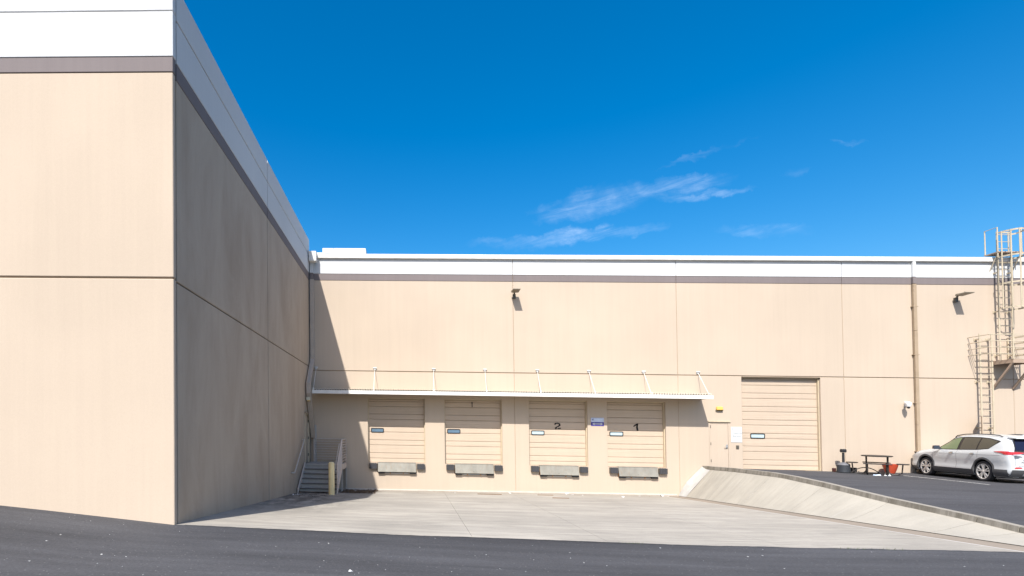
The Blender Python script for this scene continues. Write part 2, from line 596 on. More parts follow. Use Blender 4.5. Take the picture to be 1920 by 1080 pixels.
# gutter strip at the toe of the bank, with its worn pale edge
mb = MB()
for j in range(14):
    y0, y1 = 10 + 14.19 * j / 14, 10 + 14.19 * (j + 1) / 14
    mb.quad(*[(x, y, z_slab(x, y) - .012 * k) for x, y, k in ((10.50, y0, 1), (11.36, y0, 2), (11.36, y1, 2), (10.50, y1, 1))])
mb.build('gutter', M_gutter, apron)
mb = MB()
for j in range(14):
    y0, y1 = 10 + 14.19 * j / 14, 10 + 14.19 * (j + 1) / 14
    mb.quad(*[(x, y, z_slab(x, y) + .004) for x, y in ((10.425, y0), (10.495, y0), (10.495, y1), (10.425, y1))])
mb.build('gutter_edge', mat('pale_gutter_edge', (.47, .45, .42), .85), apron)

mb = MB()
x = -4.0
while x < 12.2:
    w = random.uniform(.03, .09)
    pr = getattr(mb, 'prev', .012)
    nx = max(.002, min(.05, pr + random.uniform(-.014, .014)))
    mb.quad((x, 9.985, z_front(x) + .004), (x + w, 9.985, z_front(x + w) + .004), (x + w, 10 + nx, z_slab(x + w, 10) + .005), (x, 10 + pr, z_slab(x, 10) + .005))
    mb.prev = nx; x += w
tag(mb.build('asphalt_edge', M_asph, fix=False), None, None, kind='structure')

# sloped bank with its curb
bank = empty('concrete_bank', 11.9, 17, 0)
tag(bank, None, None, kind='structure')
cuts = [10.0, 11.9, 12.75, 15.0, 17.3, 19.7, 21.9, 23.55]
for y0, y1 in zip(cuts, cuts[1:]):
    mb = MB(); n = 4; cols = 6
    for j in range(n + 1):
        y = y0 + .003 + (y1 - y0 - .006) * j / n
        zt, zb = interp(y, CURBTOP) - .115, z_slab(11.32, y) - .01
        for k in range(cols + 1):
            t = k / cols
            w = .018 * math.sin(2.3 * y + 3 * t) * math.sin(math.pi * t)
            mb.v.append((11.32 + (12.33 - 11.32) * t, y, zb + (zt - zb) * t + w))
    for j in range(n):
        for k in range(cols):
            a = j * (cols + 1) + k
            mb.f.append((a, a + 1, a + cols + 2, a + cols + 1))
    mb.build('bank_panel', M_bank, bank, smooth=True, fix=False)
mb = MB()      # flared end that turns up into the wall
for j in range(4):
    for k in range(6):
        P = []
        for jj, kk in ((j, k), (j, k + 1), (j + 1, k + 1), (j + 1, k)):
            t = kk / 6; y = 23.55 + .64 * jj / 4
            zt, zb = interp(y, CURBTOP) - .115, z_slab(11.32, y) - .01
            lift = .22 * (jj / 4) ** 2 * (1 - .55 * t) * min(1, t * 3)
            P.append((11.32 + 1.01 * t, y, zb + (zt - zb) * t + lift))
        mb.quad(*P)
mb.build('flared_end', mat('flare_plaster', (.42, .41, .39), .85), bank, smooth=True, fix=False)
mb = MB()
mb.quad((11.30, 10, z_slab(11.3, 10) - .3), (12.34, 10, -.5), (12.34, 10, -.17), (11.30, 10, z_slab(11.3, 10) - .01))
for y0, y1 in zip(cuts[:-1] + [23.55], cuts[1:] + [24.19]):
    mb.hexa([(12.31, y0, -1), (12.5, y0, -1), (12.5, y1, -1), (12.31, y1, -1)],
            [(x, y, interp(y, CURBTOP) - .14) for x, y in ((12.31, y0), (12.5, y0), (12.5, y1), (12.31, y1))])
mb.build('curb_footing', M_curb, bank)
ccuts = [10.0, 10.9, 11.9, 12.75, 15.0, 17.3, 19.7, 21.9, 23.3, 24.19]
for y0, y1 in zip(ccuts, ccuts[1:]):
    mb = MB()
    n = 2
    for j in range(n):
        a, c = y0 + .012 + (y1 - y0 - .024) * j / n, y0 + .012 + (y1 - y0 - .024) * (j + 1) / n
        za, zc = interp(a, CURBTOP), interp(c, CURBTOP)
        mb.hexa([(12.30, a, za - .13), (12.495, a, za - .13), (12.495, c, zc - .13), (12.30, c, zc - .13)],
                [(12.325, a, za), (12.495, a, za), (12.495, c, zc), (12.325, c, zc)])
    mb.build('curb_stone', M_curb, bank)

# parking lines painted on the lot
for (xa, ya, xb_, yb, nm) in ((19.36, 23.75, 18.93, 19.2, 0), (21.62, 23.9, 21.17, 19.5, 1)):
    mb = MB()
    for j in range(8):
        t0, t1 = j / 8, (j + 1) / 8
        P = []
        for t, s in ((t0, 0), (t0, 1), (t1, 1), (t1, 0)):
            x = xa + (xb_ - xa) * t + .10 * s; y = ya + (yb - ya) * t
            P.append((x, y, z_lot(x, y) + .006))
        mb.quad(*P)
    tag(mb.build('parking_line', M_line), None, None, kind='structure')

# ------------------------------------------------------------------ tilt-up panel helper
def holed_panel(x0, x1, z0, z1, yf, yb, holes, flip=None):
    """slab between x0..x1, z0..z1 with rectangular openings; front at yf"""
    X = sorted({x0, x1, *[h[0] for h in holes], *[h[1] for h in holes]})
    Z = sorted({z0, z1, *[h[2] for h in holes], *[h[3] for h in holes]})
    X = [x for x in X if x0 <= x <= x1]; Z = [z for z in Z if z0 <= z <= z1]
    def solid(i, j):
        if i < 0 or j < 0 or i >= len(X) - 1 or j >= len(Z) - 1: return False
        cx, cz = (X[i] + X[i + 1]) / 2, (Z[j] + Z[j + 1]) / 2
        return not any(h[0] < cx < h[1] and h[2] < cz < h[3] for h in holes)
    bm = bmesh.new(); cache = {}
    def V(x, y, z):
        k = (round(x, 4), round(y, 4), round(z, 4))
        if k not in cache: cache[k] = bm.verts.new(k)
        return cache[k]
    for i in range(len(X) - 1):
        for j in range(len(Z) - 1):
            if not solid(i, j): continue
            a, c, d, e = X[i], X[i + 1], Z[j], Z[j + 1]
            bm.faces.new([V(a, yf, d), V(c, yf, d), V(c, yf, e), V(a, yf, e)])
            bm.faces.new([V(a, yb, e), V(c, yb, e), V(c, yb, d), V(a, yb, d)])
            if not solid(i - 1, j): bm.faces.new([V(a, yb, d), V(a, yf, d), V(a, yf, e), V(a, yb, e)])
            if not solid(i + 1, j): bm.faces.new([V(c, yf, d), V(c, yb, d), V(c, yb, e), V(c, yf, e)])
            if not solid(i, j - 1): bm.faces.new([V(a, yb, d), V(c, yb, d), V(c, yf, d), V(a, yf, d)])
            if not solid(i, j + 1): bm.faces.new([V(a, yf, e), V(c, yf, e), V(c, yb, e), V(a, yb, e)])
    mb = MB()
    bm.verts.index_update()
    idx = {v: i for i, v in enumerate(bm.verts)}
    mb.v = [tuple(v.co) for v in bm.verts]
    mb.f = [tuple(idx[v] for v in f.verts) for f in bm.faces]
    bm.free()
    if flip:
        mb.v = [flip(*v) for v in mb.v]
    return mb


# ------------------------------------------------------------------ rear warehouse
D = 24.2
rear = empty('warehouse', 10, D, 0,
             'long low beige warehouse with four dock doors and a tall roll-up door', 'warehouse')
J = .016
doors = [(-1.70, .75), (1.58, 4.02), (5.15, 7.61), (8.43, 10.86)]
DZ0, DZ1 = .33, 3.105
seams = [-4.16, 4.56, 11.40, 18.20, 25.0, 31.8, 38.6, 45.4]
GR = 4.25
for a, c in zip(seams, seams[1:]):
    holes = [(p, q, DZ0, DZ1) for p, q in doors if a < p < c]
    # dock leveller pits
    holes += [(p + .40, p + .40 + 1.66, -.09, DZ0 - .0001) for p, q in doors if a < p < c]
    if a < 14 < c: holes += [(12.65, 13.48, .30, 2.29), (14.02, 17.24, .30, 4.215)]
    JV = .009
    lo = holed_panel(a + JV, c - JV, -1.3, GR - J, D, D + .24, holes)
    lo.build('lower_wall_panel', M_beige, rear, bevel=.010)
    MB().box(a + JV, c - JV, D, D + .24, GR + J, 8.152).build('upper_wall_panel', M_beige, rear, bevel=.010)
    MB().box(a + JV, c - JV, D - .010, D + .24, 8.158, 8.430).build('brown_band', M_brown, rear, bevel=.006)
    MB().box(a + JV, c - JV, D - .022, D + .24, 8.440, 9.14).build('white_parapet', M_white, rear, bevel=.008)
mb = MB(); mb.box(-4.12, 45.4, D + .030, D + .20, 8.15, 9.12)
mb.build('parapet_backing', M_back, rear)
# joint backing behind each groove (never across an opening)
mb = MB()
mb.box(-4.12, 14.02, D + .028, D + .20, GR - .10, GR + .10)
mb.box(14.02, 17.24, D + .028, D + .20, GR - .02, GR + .10)
mb.box(17.24, 45.4, D + .028, D + .20, GR - .10, GR + .10)
for s_ in seams[1:-1]:
    mb.box(s_ - .09, s_ + .09, D + .014, D + .198, -1.3, GR - .11)
    mb.box(s_ - .09, s_ + .09, D + .014, D + .198, GR + .11, 8.14)
mb.build('joint_backing', M_back, rear)
mb = MB(); mb.box(-4.5, 45.4, D - .135, D + .40, 9.09, 9.275)
rc = mb.build('coping', M_coping, rear, bevel=.012)
mb = MB()
mb.box(-8, 45.4, D + .45, 64, 8.5, 8.7); mb.box(-8, -7.8, D + .3, 64, -1, 8.5); mb.box(45.1, 45.4, D + .3, 64, -1.5, 9.1)
mb.box(-8, 45.4, 63.8, 64, -1.5, 9.1); mb.box(-8, -4.2, D + .3, D + .45, -1, 9.1)
mb.build('roof', M_roof, rear)
mb = MB()
mb.hexa([(-4.1, D - .06, -1.1), (11.26, D - .06, -1.1), (11.26, D - .001, -1.1), (-4.1, D - .001, -1.1)],
        [(-4.1, D - .05, -.83), (11.26, D - .05, -.79), (11.26, D - .001, -.75), (-4.1, D - .001, -.79)])
mb.build('footing', M_foot, rear)

# sectional doors ---------------------------------------------------------
SL = [.33, .517, .744, 1.084, 1.304, 1.644, 1.872, 2.193, 2.424, 2.758, 2.97, 3.12]
DY = D + .19


def sect_door(x0, x1, levels, top):
    """a part of the warehouse: the door leaf, its sections are sub-parts"""
    f = MB()
    w = .035
    f.box(x0 - .0, x0 + w, D + .10, D + .235, DZ0, top); f.box(x1 - w, x1, D + .10, D + .235, DZ0, top)
    f.box(x0 + w, x1 - w, D + .10, D + .235, top - .04, top)
    f.box(x0 + w, x1 - w, D + .012, D + .235, DZ0 - .035, DZ0 - .002)
    leaf = f.build('dock_door', M_frame, rear)
    MB().box(x0 + w, x1 - w, DY + .035, DY + .12, DZ0, top - .04).build('door_backing', M_doorgap, leaf)
    for i, (a, c) in enumerate(zip(levels, levels[1:])):
        c = min(c, top - .045)
        if c - a < .03: continue
        mb = MB()
        # face of the section with two shallow ribs
        zs = [a + .009, a + .018, c - .018, c - .009]
        y = DY
        X0, X1 = x0 + w + .004, x1 - w - .004
        h = c - a
        prof = [(y + .020, a + .005), (y + .003, a + .011)]
        k = max(1, int(h / .055))
        for q in range(k):
            zz = a + .02 + (h - .04) * (q + .5) / k
            prof += [(y + .000, zz - .006), (y + .0045, zz), (y + .000, zz + .006)]
        prof += [(y + .003, c - .011), (y + .020, c - .005)]
        for (ya, za), (yb, zb) in zip(prof, prof[1:]):
            mb.quad((X0, ya, za), (X1, ya, za), (X1, yb, zb), (X0, yb, zb))
        mb.quad(*[(X0, yy_, zz) for yy_, zz in prof]); mb.quad(*[(X1, yy_, zz) for yy_, zz in reversed(prof)])
        mb.build('door_panel', M_door, leaf, fix=False)
    return leaf


def rounded(x0, x1, z0, z1, r, y, n=4):
    P = []
    for cx, cz, s0 in ((x1 - r, z0 + r, -90), (x1 - r, z1 - r, 0), (x0 + r, z1 - r, 90), (x0 + r, z0 + r, 180)):
        for k in range(n + 1):
            t = R(s0 + 90 * k / n)
            P.append((cx + r * math.cos(t), y, cz + r * math.sin(t)))
    return P


def door_window(leaf, x0, x1, z0, z1, pane):
    a = rounded(x0, x1, z0, z1, .045, DY - .022); c = rounded(x0 + .032, x1 - .032, z0 + .03, z1 - .03, .03, DY - .022)
    a2 = [(x, DY + .006, z) for x, y, z in a]; c2 = [(x, DY - .008, z) for x, y, z in c]
    mb = MB(); n = len(a)
    for i in range(n):
        j = (i + 1) % n
        mb.quad(a[i], a[j], c[j], c[i]); mb.quad(a2[i], a2[j], a[j], a[i]); mb.quad(c[i], c[j], c2[j], c2[i])
    mb.build('window_frame', M_black, leaf)
    mb = MB(); mb.quad(*[(x, DY - .009, z) for x, y, z in rounded(x0 + .028, x1 - .028, z0 + .026, z1 - .026, .03, 0)])
    mb.build('window_pane', pane, leaf)


def strokes(polys, ox, oz, s, y, t=.006):
    """flat lettering from polygons given in unit coordinates"""
    mb = MB()
    for P in polys:
        A = [(ox + x * s, y, oz + z * s) for x, z in P]; n = len(A)
        mb.quad(*A)
        Bk = [(x, y + t, z) for x, yq, z in A]
        for i in range(n):
            j = (i + 1) % n
            mb.quad(A[i], A[j], Bk[j], Bk[i])
    return mb


def thick(path, w):
    """polygons along a stroke"""
    out = []
    for k, ((x0, z0), (x1, z1)) in enumerate(zip(path, path[1:])):
        w0, w1 = (w[k], w[k + 1]) if hasattr(w, '__len__') else (w, w)
        dx, dz = x1 - x0, z1 - z0; L = math.hypot(dx, dz) or 1
        nx, nz = -dz / L, dx / L
        ex, ez = dx / L * w0 * .3, dz / L * w0 * .3
        out.append([(x0 - ex + nx * w0 / 2, z0 - ez + nz * w0 / 2), (x0 - ex - nx * w0 / 2, z0 - ez - nz * w0 / 2),
                    (x1 + ex - nx * w1 / 2, z1 + ez - nz * w1 / 2), (x1 + ex + nx * w1 / 2, z1 + ez + nz * w1 / 2)])
    return out


leafs = [sect_door(p, q, SL, DZ1) for p, q in doors]
names = ['leftmost dock door with no number and a bluish window', 'second dock door from the left with a small faded 1 near its top',
         'dock door with a large painted 2', 'dock door with a large painted 1']
for l, nme in zip(leafs, names): l['label'] = nme
door_window(leafs[0], -1.58, -1.02, 1.625, 1.815, M_pane_d)
door_window(leafs[1], 1.70, 2.265, 1.635, 1.825, M_pane_d)
door_window(leafs[2], 5.28, 5.84, 1.63, 1.82, M_pane)
door_window(leafs[3], 8.58, 9.16, 1.64, 1.83, M_pane)
two = thick([(0, .80), (.10, .93), (.45, 1.0), (.80, .88), (.86, .66), (.62, .45), (.30, .32), (.05, .10)], [.26, .22, .17, .22, .26, .18, .15, .24]) + \
      thick([(.05, .06), (.30, .12)], .2) + thick([(.52, .06), (.98, .10)], [.16, .22])
strokes(two, 6.29, 1.905, .24, DY - .008).build('painted_number', M_num, leafs[2])
one = thick([(.0, .62), (.25, .82), (.62, 1.0)], [.16, .22, .2]) + thick([(.60, 1.0), (.52, .5), (.60, .0)], [.24, .27, .30])
strokes(one, 9.605, 1.90, .26, DY - .008).build('painted_number', M_num, leafs[3])
strokes(thick([(.25, .0), (.25, .42)], .22) + thick([(.25, .60), (.25, 1.0)], .26) + thick([(.05, .90), (.3, 1.0)], .12), 2.735, 2.79, .19, DY - .008).build('painted_number', M_numfade, leafs[1])
big = sect_door(14.02, 17.24, [.33, .516, .736, 1.082, 1.307, 1.633, 1.853, 2.199, 2.42, 2.761, 2.982, 3.324, 3.55, 3.882, 4.10, 4.25], 4.215)
big.name = 'roll_up_door'; big['label'] = 'tall roll-up door at lot level'
door_window(big, 14.44, 15.04, 1.64, 1.845, M_pane)

# personnel door
md_ = MB(); md_.box(12.65, 12.70, D + .0, D + .10, .30, 2.28); md_.box(13.43, 13.48, D + .0, D + .10, .30, 2.28); md_.box(12.70, 13.43, D + .0, D + .10, 2.235, 2.28)
mdoor = md_.build('entrance_door', M_beige, rear)
MB().box(12.708, 13.422, D + .012, D + .06, .34, 2.228).build('door_leaf', M_beige, mdoor)
MB().box(12.60, 13.52, D - .045, D - .001, 2.300, 2.345).build('drip_cap', M_frame, mdoor)
for z in (.62, 1.33, 2.05):
    MB().box(12.690, 12.716, D - .010, D + .010, z, z + .11).build('hinge', M_bronze, mdoor)
mb = MB(); mb.box(13.33, 13.40, D - .004, D + .011, 1.20, 1.36); mb.tube([(13.36, D + .01, 1.27), (13.36, D - .06, 1.27), (13.24, D - .06, 1.26)], .013)
mb.build('door_handle', M_galv, mdoor)

# dock levellers and bumpers
def make_leveler(x):
    t = empty('dock_leveler', x, D, .33)
    MB().box(x + .001, x + 1.659, D + .10, D + .23, -.088, .325).build('pit_lining', M_rust, t)
    mb = MB()
    mb.hexa([(x + .02, D - .15, -.045), (x + 1.64, D - .15, -.045), (x + 1.64, D - .125, -.045), (x + .02, D - .125, -.045)],
            [(x + .02, D - .035, .33), (x + 1.64, D - .035, .33), (x + 1.64, D - .01, .33), (x + .02, D - .01, .33)])
    mb.box(x + .02, x + 1.64, D - .034, D + .18, .332, .352)
    mb.build('lip_plate', M_lip, t, bevel=.005)
    for s in (.03, 1.37):
        MB().box(x + s, x + s + .27, D - .10, D - .002, -.125, -.062).build('lip_keeper_shade', M_black, t)  # black keeper boxes also fill in the shadow under the lip's ends
    MB().box(x + .34, x + 1.32, D - .05, D - .002, -.115, -.085).build('toe_bar', M_galv, t)
    for s in (.53, 1.08): MB().box(x + s, x + s + .035, D - .09, D - .001, -.125, -.055).build('bracket', M_rust, t)
    mb = MB(); mb.box(x + .78, x + .82, D - .128, D - .10, .01, .04)
    mb.build('lip_bolt', M_black, t)
    return t


def make_bumper(x):
    t = empty('dock_bumper', x, D, .07)
    n = 9
    mb = MB()
    for k in range(n):
        a = x + .30 * k / n
        dz = .006 * math.sin(k * 2.1)
        mb.box(a + .002, a + .30 / n - .004, D - .125 - .012 * (k % 2), D - .018, .075 + dz, .315 + dz)
    mb.build('rubber_pads', M_bump, t)
    mb = MB()
    for z in (.13, .25): mb.tube([(x - .02, D - .07, z), (x + .32, D - .07, z)], .012)
    mb.box(x - .022, x - .010, D - .12, D - .001, .08, .31); mb.box(x + .310, x + .322, D - .12, D - .001, .08, .31)
    mb.build('angle_plate', M_bronze, t)
    return t


lv = make_leveler(doors[0][0] + .40)
bmp = make_bumper(doors[0][0] + .07)
where = ['the leftmost dock door', 'the second dock door from left', 'the third dock door from left', 'the rightmost dock door']
for i, (p, q) in enumerate(doors):
    l = lv if i == 0 else copy_at(lv, p - doors[0][0], None)
    tag(l, 'worn steel leveler lip plate below ' + where[i], 'dock leveler', 'dock levelers below the dock doors')
    for sx, wd in ((0, 'left'), (2.03, 'right')):
        bb = bmp if (i == 0 and sx == 0) else copy_at(bmp, p - doors[0][0] + sx, None)
        tag(bb, 'black rubber bumper %s of the leveler under %s' % (wd, where[i]), 'dock bumper', 'rubber bumpers beside the dock levelers')

# awning
aw = empty('awning', 4.2, D, 3.3, 'long corrugated awning with pale fascia hung on rods over the dock doors', 'awning')
mb = MB(); x0, x1 = -3.90, 12.27; n = int((x1 - x0) / .0105)
n = 155 * 8
for k in range(n + 1):
    x = x0 + (x1 - x0) * k / n
    z = .034 * math.cos(2 * math.pi * k / 8)
    mb.v += [(x, D - 1.00, 3.388 + z), (x, D - .002, 3.425 + z)]
for k in range(n):
    a = 2 * k
    mb.f.append((a, a + 2, a + 3, a + 1))
o = mb.build('roof_sheet', M_awn, aw, fix=False)
sd = o.modifiers.new('t', 'SOLIDIFY'); sd.thickness = .004; sd.offset = -1
mb = MB(); mb.box(x0 - .02, x1 + .05, D - 1.0, D - .95, 3.225, 3.350); mb.box(x0 - .02, x1 + .05, D - 1.0, D - .90, 3.205, 3.224)
mb.build('fascia', M_fascia, aw)
MB().box(x0, x1, D - .93, D - .905, 3.346, 3.392).build('light_stop_strip', M_bronze, aw)  # added to block light leaking between sheet and fascia
mb = MB(); mb.box(x0, x0 + .05, D - .949, D - .01, 3.225, 3.350); mb.box(x1, x1 + .05, D - .949, D - .01, 3.225, 3.350)
xx = x0 + 1.35
while xx < x1 - .5:
    mb.box(xx, xx + .05, D - .899, D - .01, 3.24, 3.345); xx += 1.27
mb.box(x0 + .05, x1, D - .05, D - .009, 3.25, 3.345)
mb.build('frame_joists', M_frame, aw)
for a, f in zip((-3.90, -1.37, 1.142, 3.32, 5.53, 7.69, 9.97, 12.22), (-3.88, -1.38, 1.10, 3.26, 5.45, 7.65, 9.89, 12.18)):
    mb = MB(); mb.tube([(a, D - .05, 4.33), (f, D - .93, 3.40)], .009)
    r_ = mb.build('support_rod', M_rod, aw)
    mb = MB(); mb.tube([(a - .075, D - .045, 4.385), (a + .075, D - .045, 4.385)], .024, 8)
    mb.box(a - .05, a + .05, D - .03, D - .001, 4.31, 4.40)
    mb.build('wall_anchor', M_signw, r_)
    mb = MB(); mb.box(f - .03, f + .03, D - .97, D - .89, 3.352, 3.44)
    mb.build('foot_bracket', M_rod, r_)

# corner downspout with scupper box
ds = empty('corner_downspout', -4.0, D - .1, 1.2, 'grey box downspout in the corner kinking out around the end of the awning', 'downspout')
cx = -4.035
mb = MB()
mb.box(-4.14 + .02, -3.80, D - .42, D - .14, 8.88, 9.30)
mb.build('scupper_box', M_coping, ds, bevel=.01)
mb = MB(); mb.box(-4.11, -3.98, D - .17, D - .035, 8.44, 8.875)
mb.build('upper_pipe', M_white, ds)
mb = MB(); mb.box(-4.11, -3.98, D - .17, D - .035, 8.16, 8.435)
mb.build('band_pipe', M_brown, ds)
mb = MB()
def pipe_seg(P):
    h = .085
    for (ya, za), (yb, zb) in zip(P, P[1:]):
        mb.hexa([(cx - h, ya - h, za), (cx + h, ya - h, za), (cx + h, ya + h, za), (cx - h, ya + h, za)],
                [(cx - h, yb - h, zb), (cx + h, yb - h, zb), (cx + h, yb + h, zb), (cx - h, yb + h, zb)])
pipe_seg([(D - .10, 1.35), (D - 1.14, 3.20), (D - 1.14, 3.62), (D - .10, 4.72), (D - .10, 8.155)])
mb.build('lower_pipe', mat('grey_tan_pipe', (.42, .36, .30), .6), ds)
cd = MB().tube([(-3.96, D - .06, .34), (-3.96, D - .06, 1.9)], .05, 10).build('conduit', mat('pale_conduit', (.36, .35, .34), .5), smooth=True)
tag(cd, 'pale grey vertical conduit rising behind the stair landing in the corner', 'conduit')

# right downspout, painted with the bands
ds2 = empty('downspout', 21.06, D - .05, .3, 'tan box downspout running the full wall height left of the roof ladder', 'downspout')
for z0, z1, m_ in ((.35, 8.155, M_down), (8.16, 8.435, M_brown), (8.44, 9.09, M_white)):
    k = 4 if z1 - z0 > 2 else 1
    for q in range(k):
        a, c = z0 + (z1 - z0) * q / k, z0 + (z1 - z0) * (q + 1) / k
        MB().box(20.995, 21.125, D - .125, D - .024, a + .006, c - .004).build('pipe_length', m_, ds2, bevel=.006)
mb = MB()
for z in (1.2, 3.2, 5.2, 7.2): mb.box(20.955, 21.165, D - .130, D - .001, z, z + .03)
mb.build('strap', M_down, ds2)

# floodlights
def make_flood(x):
    t = empty('floodlight', x, D, 7.5)
    mb = MB(); mb.box(x - .06, x + .06, D - .09, D - .001, 7.42, 7.60); mb.tube([(x, D - .05, 7.55), (x, D - .13, 7.66), (x, D - .20, 7.70)], .035)
    mb.build('mount', M_bronze, t)
    mb = MB()
    mb.hexa([(x - .16, D - .68, 7.665), (x + .16, D - .68, 7.665), (x + .16, D - .17, 7.64), (x - .16, D - .17, 7.64)],
            [(x - .15, D - .67, 7.70), (x + .15, D - .67, 7.70), (x + .15, D - .19, 7.725), (x - .15, D - .19, 7.725)])
    mb.build('lamp_head', mat('flood_bronze', (.20, .17, .13), .45), t, bevel=.01)
    mb = MB(); mb.lathe(x + .08, D - .35, [(.035, 7.72), (.035, 7.765), (.02, 7.78)], 10)
    mb.build('photocell', M_bronze, t)
    return t


f1 = make_flood(4.60)
tag(f1, 'bronze floodlight high on the wall above the middle dock doors', 'floodlight', 'floodlights high on the dock wall')
tag(copy_at(f1, 18.15, None), 'bronze floodlight high on the wall between the tan downspout and the ladder', 'floodlight', 'floodlights high on the dock wall')

# small wall fixtures
wl = empty('wall_light', 13.07, D, 2.87, 'small yellow wall light above the entrance door', 'wall light')
mb = MB(); mb.hexa([(12.93, D - .12, 2.79), (13.20, D - .12, 2.79), (13.20, D - .002, 2.79), (12.93, D - .002, 2.79)],
                   [(12.94, D - .10, 2.94), (13.19, D - .10, 2.94), (13.19, D - .002, 2.95), (12.94, D - .002, 2.95)])
mb.build('lens', M_lens, wl, bevel=.025)
MB().box(12.92, 13.21, D - .06, D - .001, 2.765, 2.792).build('housing', M_bronze, wl)
wl = empty('wall_light', -4.1, 23.1, 2.97, 'small cream wall light beside the downspout above the stair door', 'wall light')
MB().box(-4.128, -3.98, 22.98, 23.22, 2.90, 3.04).build('housing', mat('cream_fixture', (.60, .56, .42), .5), wl, bevel=.01)
MB().box(-4.10, -3.99, 23.0, 23.2, 2.872, 2.899).build('lens', M_lens, wl)

cmr = empty('security_camera', 20.58, D, 3.1, 'white dome security camera left of the tan downspout', 'camera')
mb = MB(); mb.box(20.60, 20.76, D - .05, D - .001, 3.07, 3.27); mb.tube([(20.62, D - .04, 3.2), (20.52, D - .28, 3.2)], .04, 10)
mb.build('wall_bracket', M_plastw, cmr, bevel=.01)
mb = MB(); mb.lathe(20.52, D - .30, [(.02, 3.02), (.075, 3.05), (.095, 3.11), (.10, 3.19), (.06, 3.24)], 16)
mb.build('dome_shell', M_plastw, cmr, smooth=True)
mb = MB(); mb.lathe(20.52, D - .30, [(.01, 2.965), (.045, 2.98), (.06, 3.022)], 14)
mb.build('dome_lens', M_black, cmr, smooth=True)

kp = empty('keypad', 13.79, D, 1.27, 'small dark keypad on the wall under the white entrance sign', 'keypad')
MB().box(13.735, 13.845, D - .04, D - .001, 1.20, 1.335).build('box', M_bronze, kp, bevel=.006)
mb = MB()
for i in range(3):
    for j in range(3): mb.box(13.755 + i * .026, 13.771 + i * .026, D - .046, D - .041, 1.22 + j * .032, 1.24 + j * .032)
mb.build('keys', mat('key_grey', (.12, .11, .09), .6), kp)

# signs
def font_mesh(txt, size, name, m, parent, x, y, z, align='LEFT'):
    cu = bpy.data.curves.new(name, 'FONT'); cu.body = txt; cu.size = size; cu.align_x = align; cu.extrude = .001
    o = bpy.data.objects.new(name, cu); COL.objects.link(o)
    dg = bpy.context.evaluated_depsgraph_get()
    me = bpy.data.meshes.new_from_object(o.evaluated_get(dg))
    bpy.data.objects.remove(o)
    me.materials.clear(); me.materials.append(m)
    o = bpy.data.objects.new(name, me); COL.objects.link(o)
    o.parent = parent
    o.rotation_euler = (R(90), 0, 0)
    o.location = (x - parent.location.x, y - parent.location.y, z - fall(x) - parent.location.z)
    return o


s1 = empty('direction_sign', 8.02, D, 2.2, 'small blue and white sign with a double-headed arrow between two dock doors', 'sign')
MB().box(7.755, 8.290, D - .012, D - .001, 2.055, 2.40).build('board', M_blue, s1)
MB().box(7.757, 8.288, D - .016, D - .0125, 2.215, 2.398).build('header_panel', M_signpale, s1)
ar = [[(0, .5), (.17, .0), (.17, .34), (.83, .34), (.83, .0), (1, .5), (.83, 1), (.83, .66), (.17, .66), (.17, 1)]]
mb = MB()
for P in ([(0, .5), (.22, 0), (.22, 1)], [(1, .5), (.78, 1), (.78, 0)], [(.21, .33), (.79, .33), (.79, .67), (.21, .67)]):
    mb.quad(*[(7.80 + x * .45, D - .014, 2.082 + z * .11) for x, z in P])
mb.build('double_arrow', M_signw, s1)
def logo(parent, x, z, s, y):
    mb = MB()
    P = [(x + s * .30 * math.cos(t) , y, z + s * .30 * math.sin(t)) for t in [2 * math.pi * k / 10 for k in range(10)]]
    mb.quad(*P)
    for k in range(8):
        t0, t1 = R(-120 + 190 * k / 8), R(-120 + 190 * (k + 1) / 8)
        mb.quad(*[(x + s * (.15 + r_ * math.cos(t)), y, z + s * r_ * math.sin(t)) for r_, t in ((.48, t0), (.66, t0), (.66, t1), (.48, t1))])
    mb.build('logo', M_ink, parent)
logo(s1, 7.81, 2.325, .075, D - .0175)
mb = MB(); x = 7.89
for wd in (.03, .035, .03, .02, .03, .035, .03, .03):
    mb.box(x, x + wd, D - .0175, D - .0162, 2.30, 2.345); x += wd + .013
mb.build('company_lettering', M_signlb, s1)

s2 = empty('entrance_sign', 13.76, D, 1.8, 'white customer entrance sign between the entrance door and the tall roll-up door', 'sign')
MB().box(13.54, 13.985, D - .012, D - .001, 1.46, 2.105).build('board', M_signw, s2, bevel=.002)
logo(s2, 13.60, 2.02, .05, D - .0135)
font_mesh('Customer', .098, 'lettering', M_signgrey, s2, 13.60, D - .0135, 1.815)
font_mesh('Entrance', .092, 'lettering', M_signgrey, s2, 13.60, D - .0135, 1.690)
mb = MB(); x = 13.61
for wd in (.026, .026, .026, 0, .026, .026, .026, 0, .026, .026, .026, .026):
    if wd: mb.box(x, x + wd, D - .0135, D - .0122, 1.535, 1.575)
    x += .032 if wd else .018
mb.build('phone_number', M_signlb, s2)

# rooftop unit
hv = empty('rooftop_unit', -3.3, 31, 8.7, 'white ribbed air handling unit showing above the parapet at its left end', 'rooftop unit')
MB().box(-3.86, -2.12, 30, 32.0, 8.69, 11.42).build('casing', M_white, hv, bevel=.02)
MB().box(-4.45, -3.87, 30, 32.0, 8.69, 11.42).build('intake_hood', M_white, hv, bevel=.02)
mb = MB()
for k in range(13): mb.box(-3.80 + k * .13, -3.76 + k * .13, 29.965, 29.999, 8.9, 11.36)
mb.build('ribs', M_white, hv)
MB().box(-4.35, -4.0, 29.97, 29.999, 11.14, 11.30).build('vent', M_signpale, hv)
MB().box(-4.75, -4.46, 30, 31.8, 8.69, 11.18).build('duct', M_white, hv)

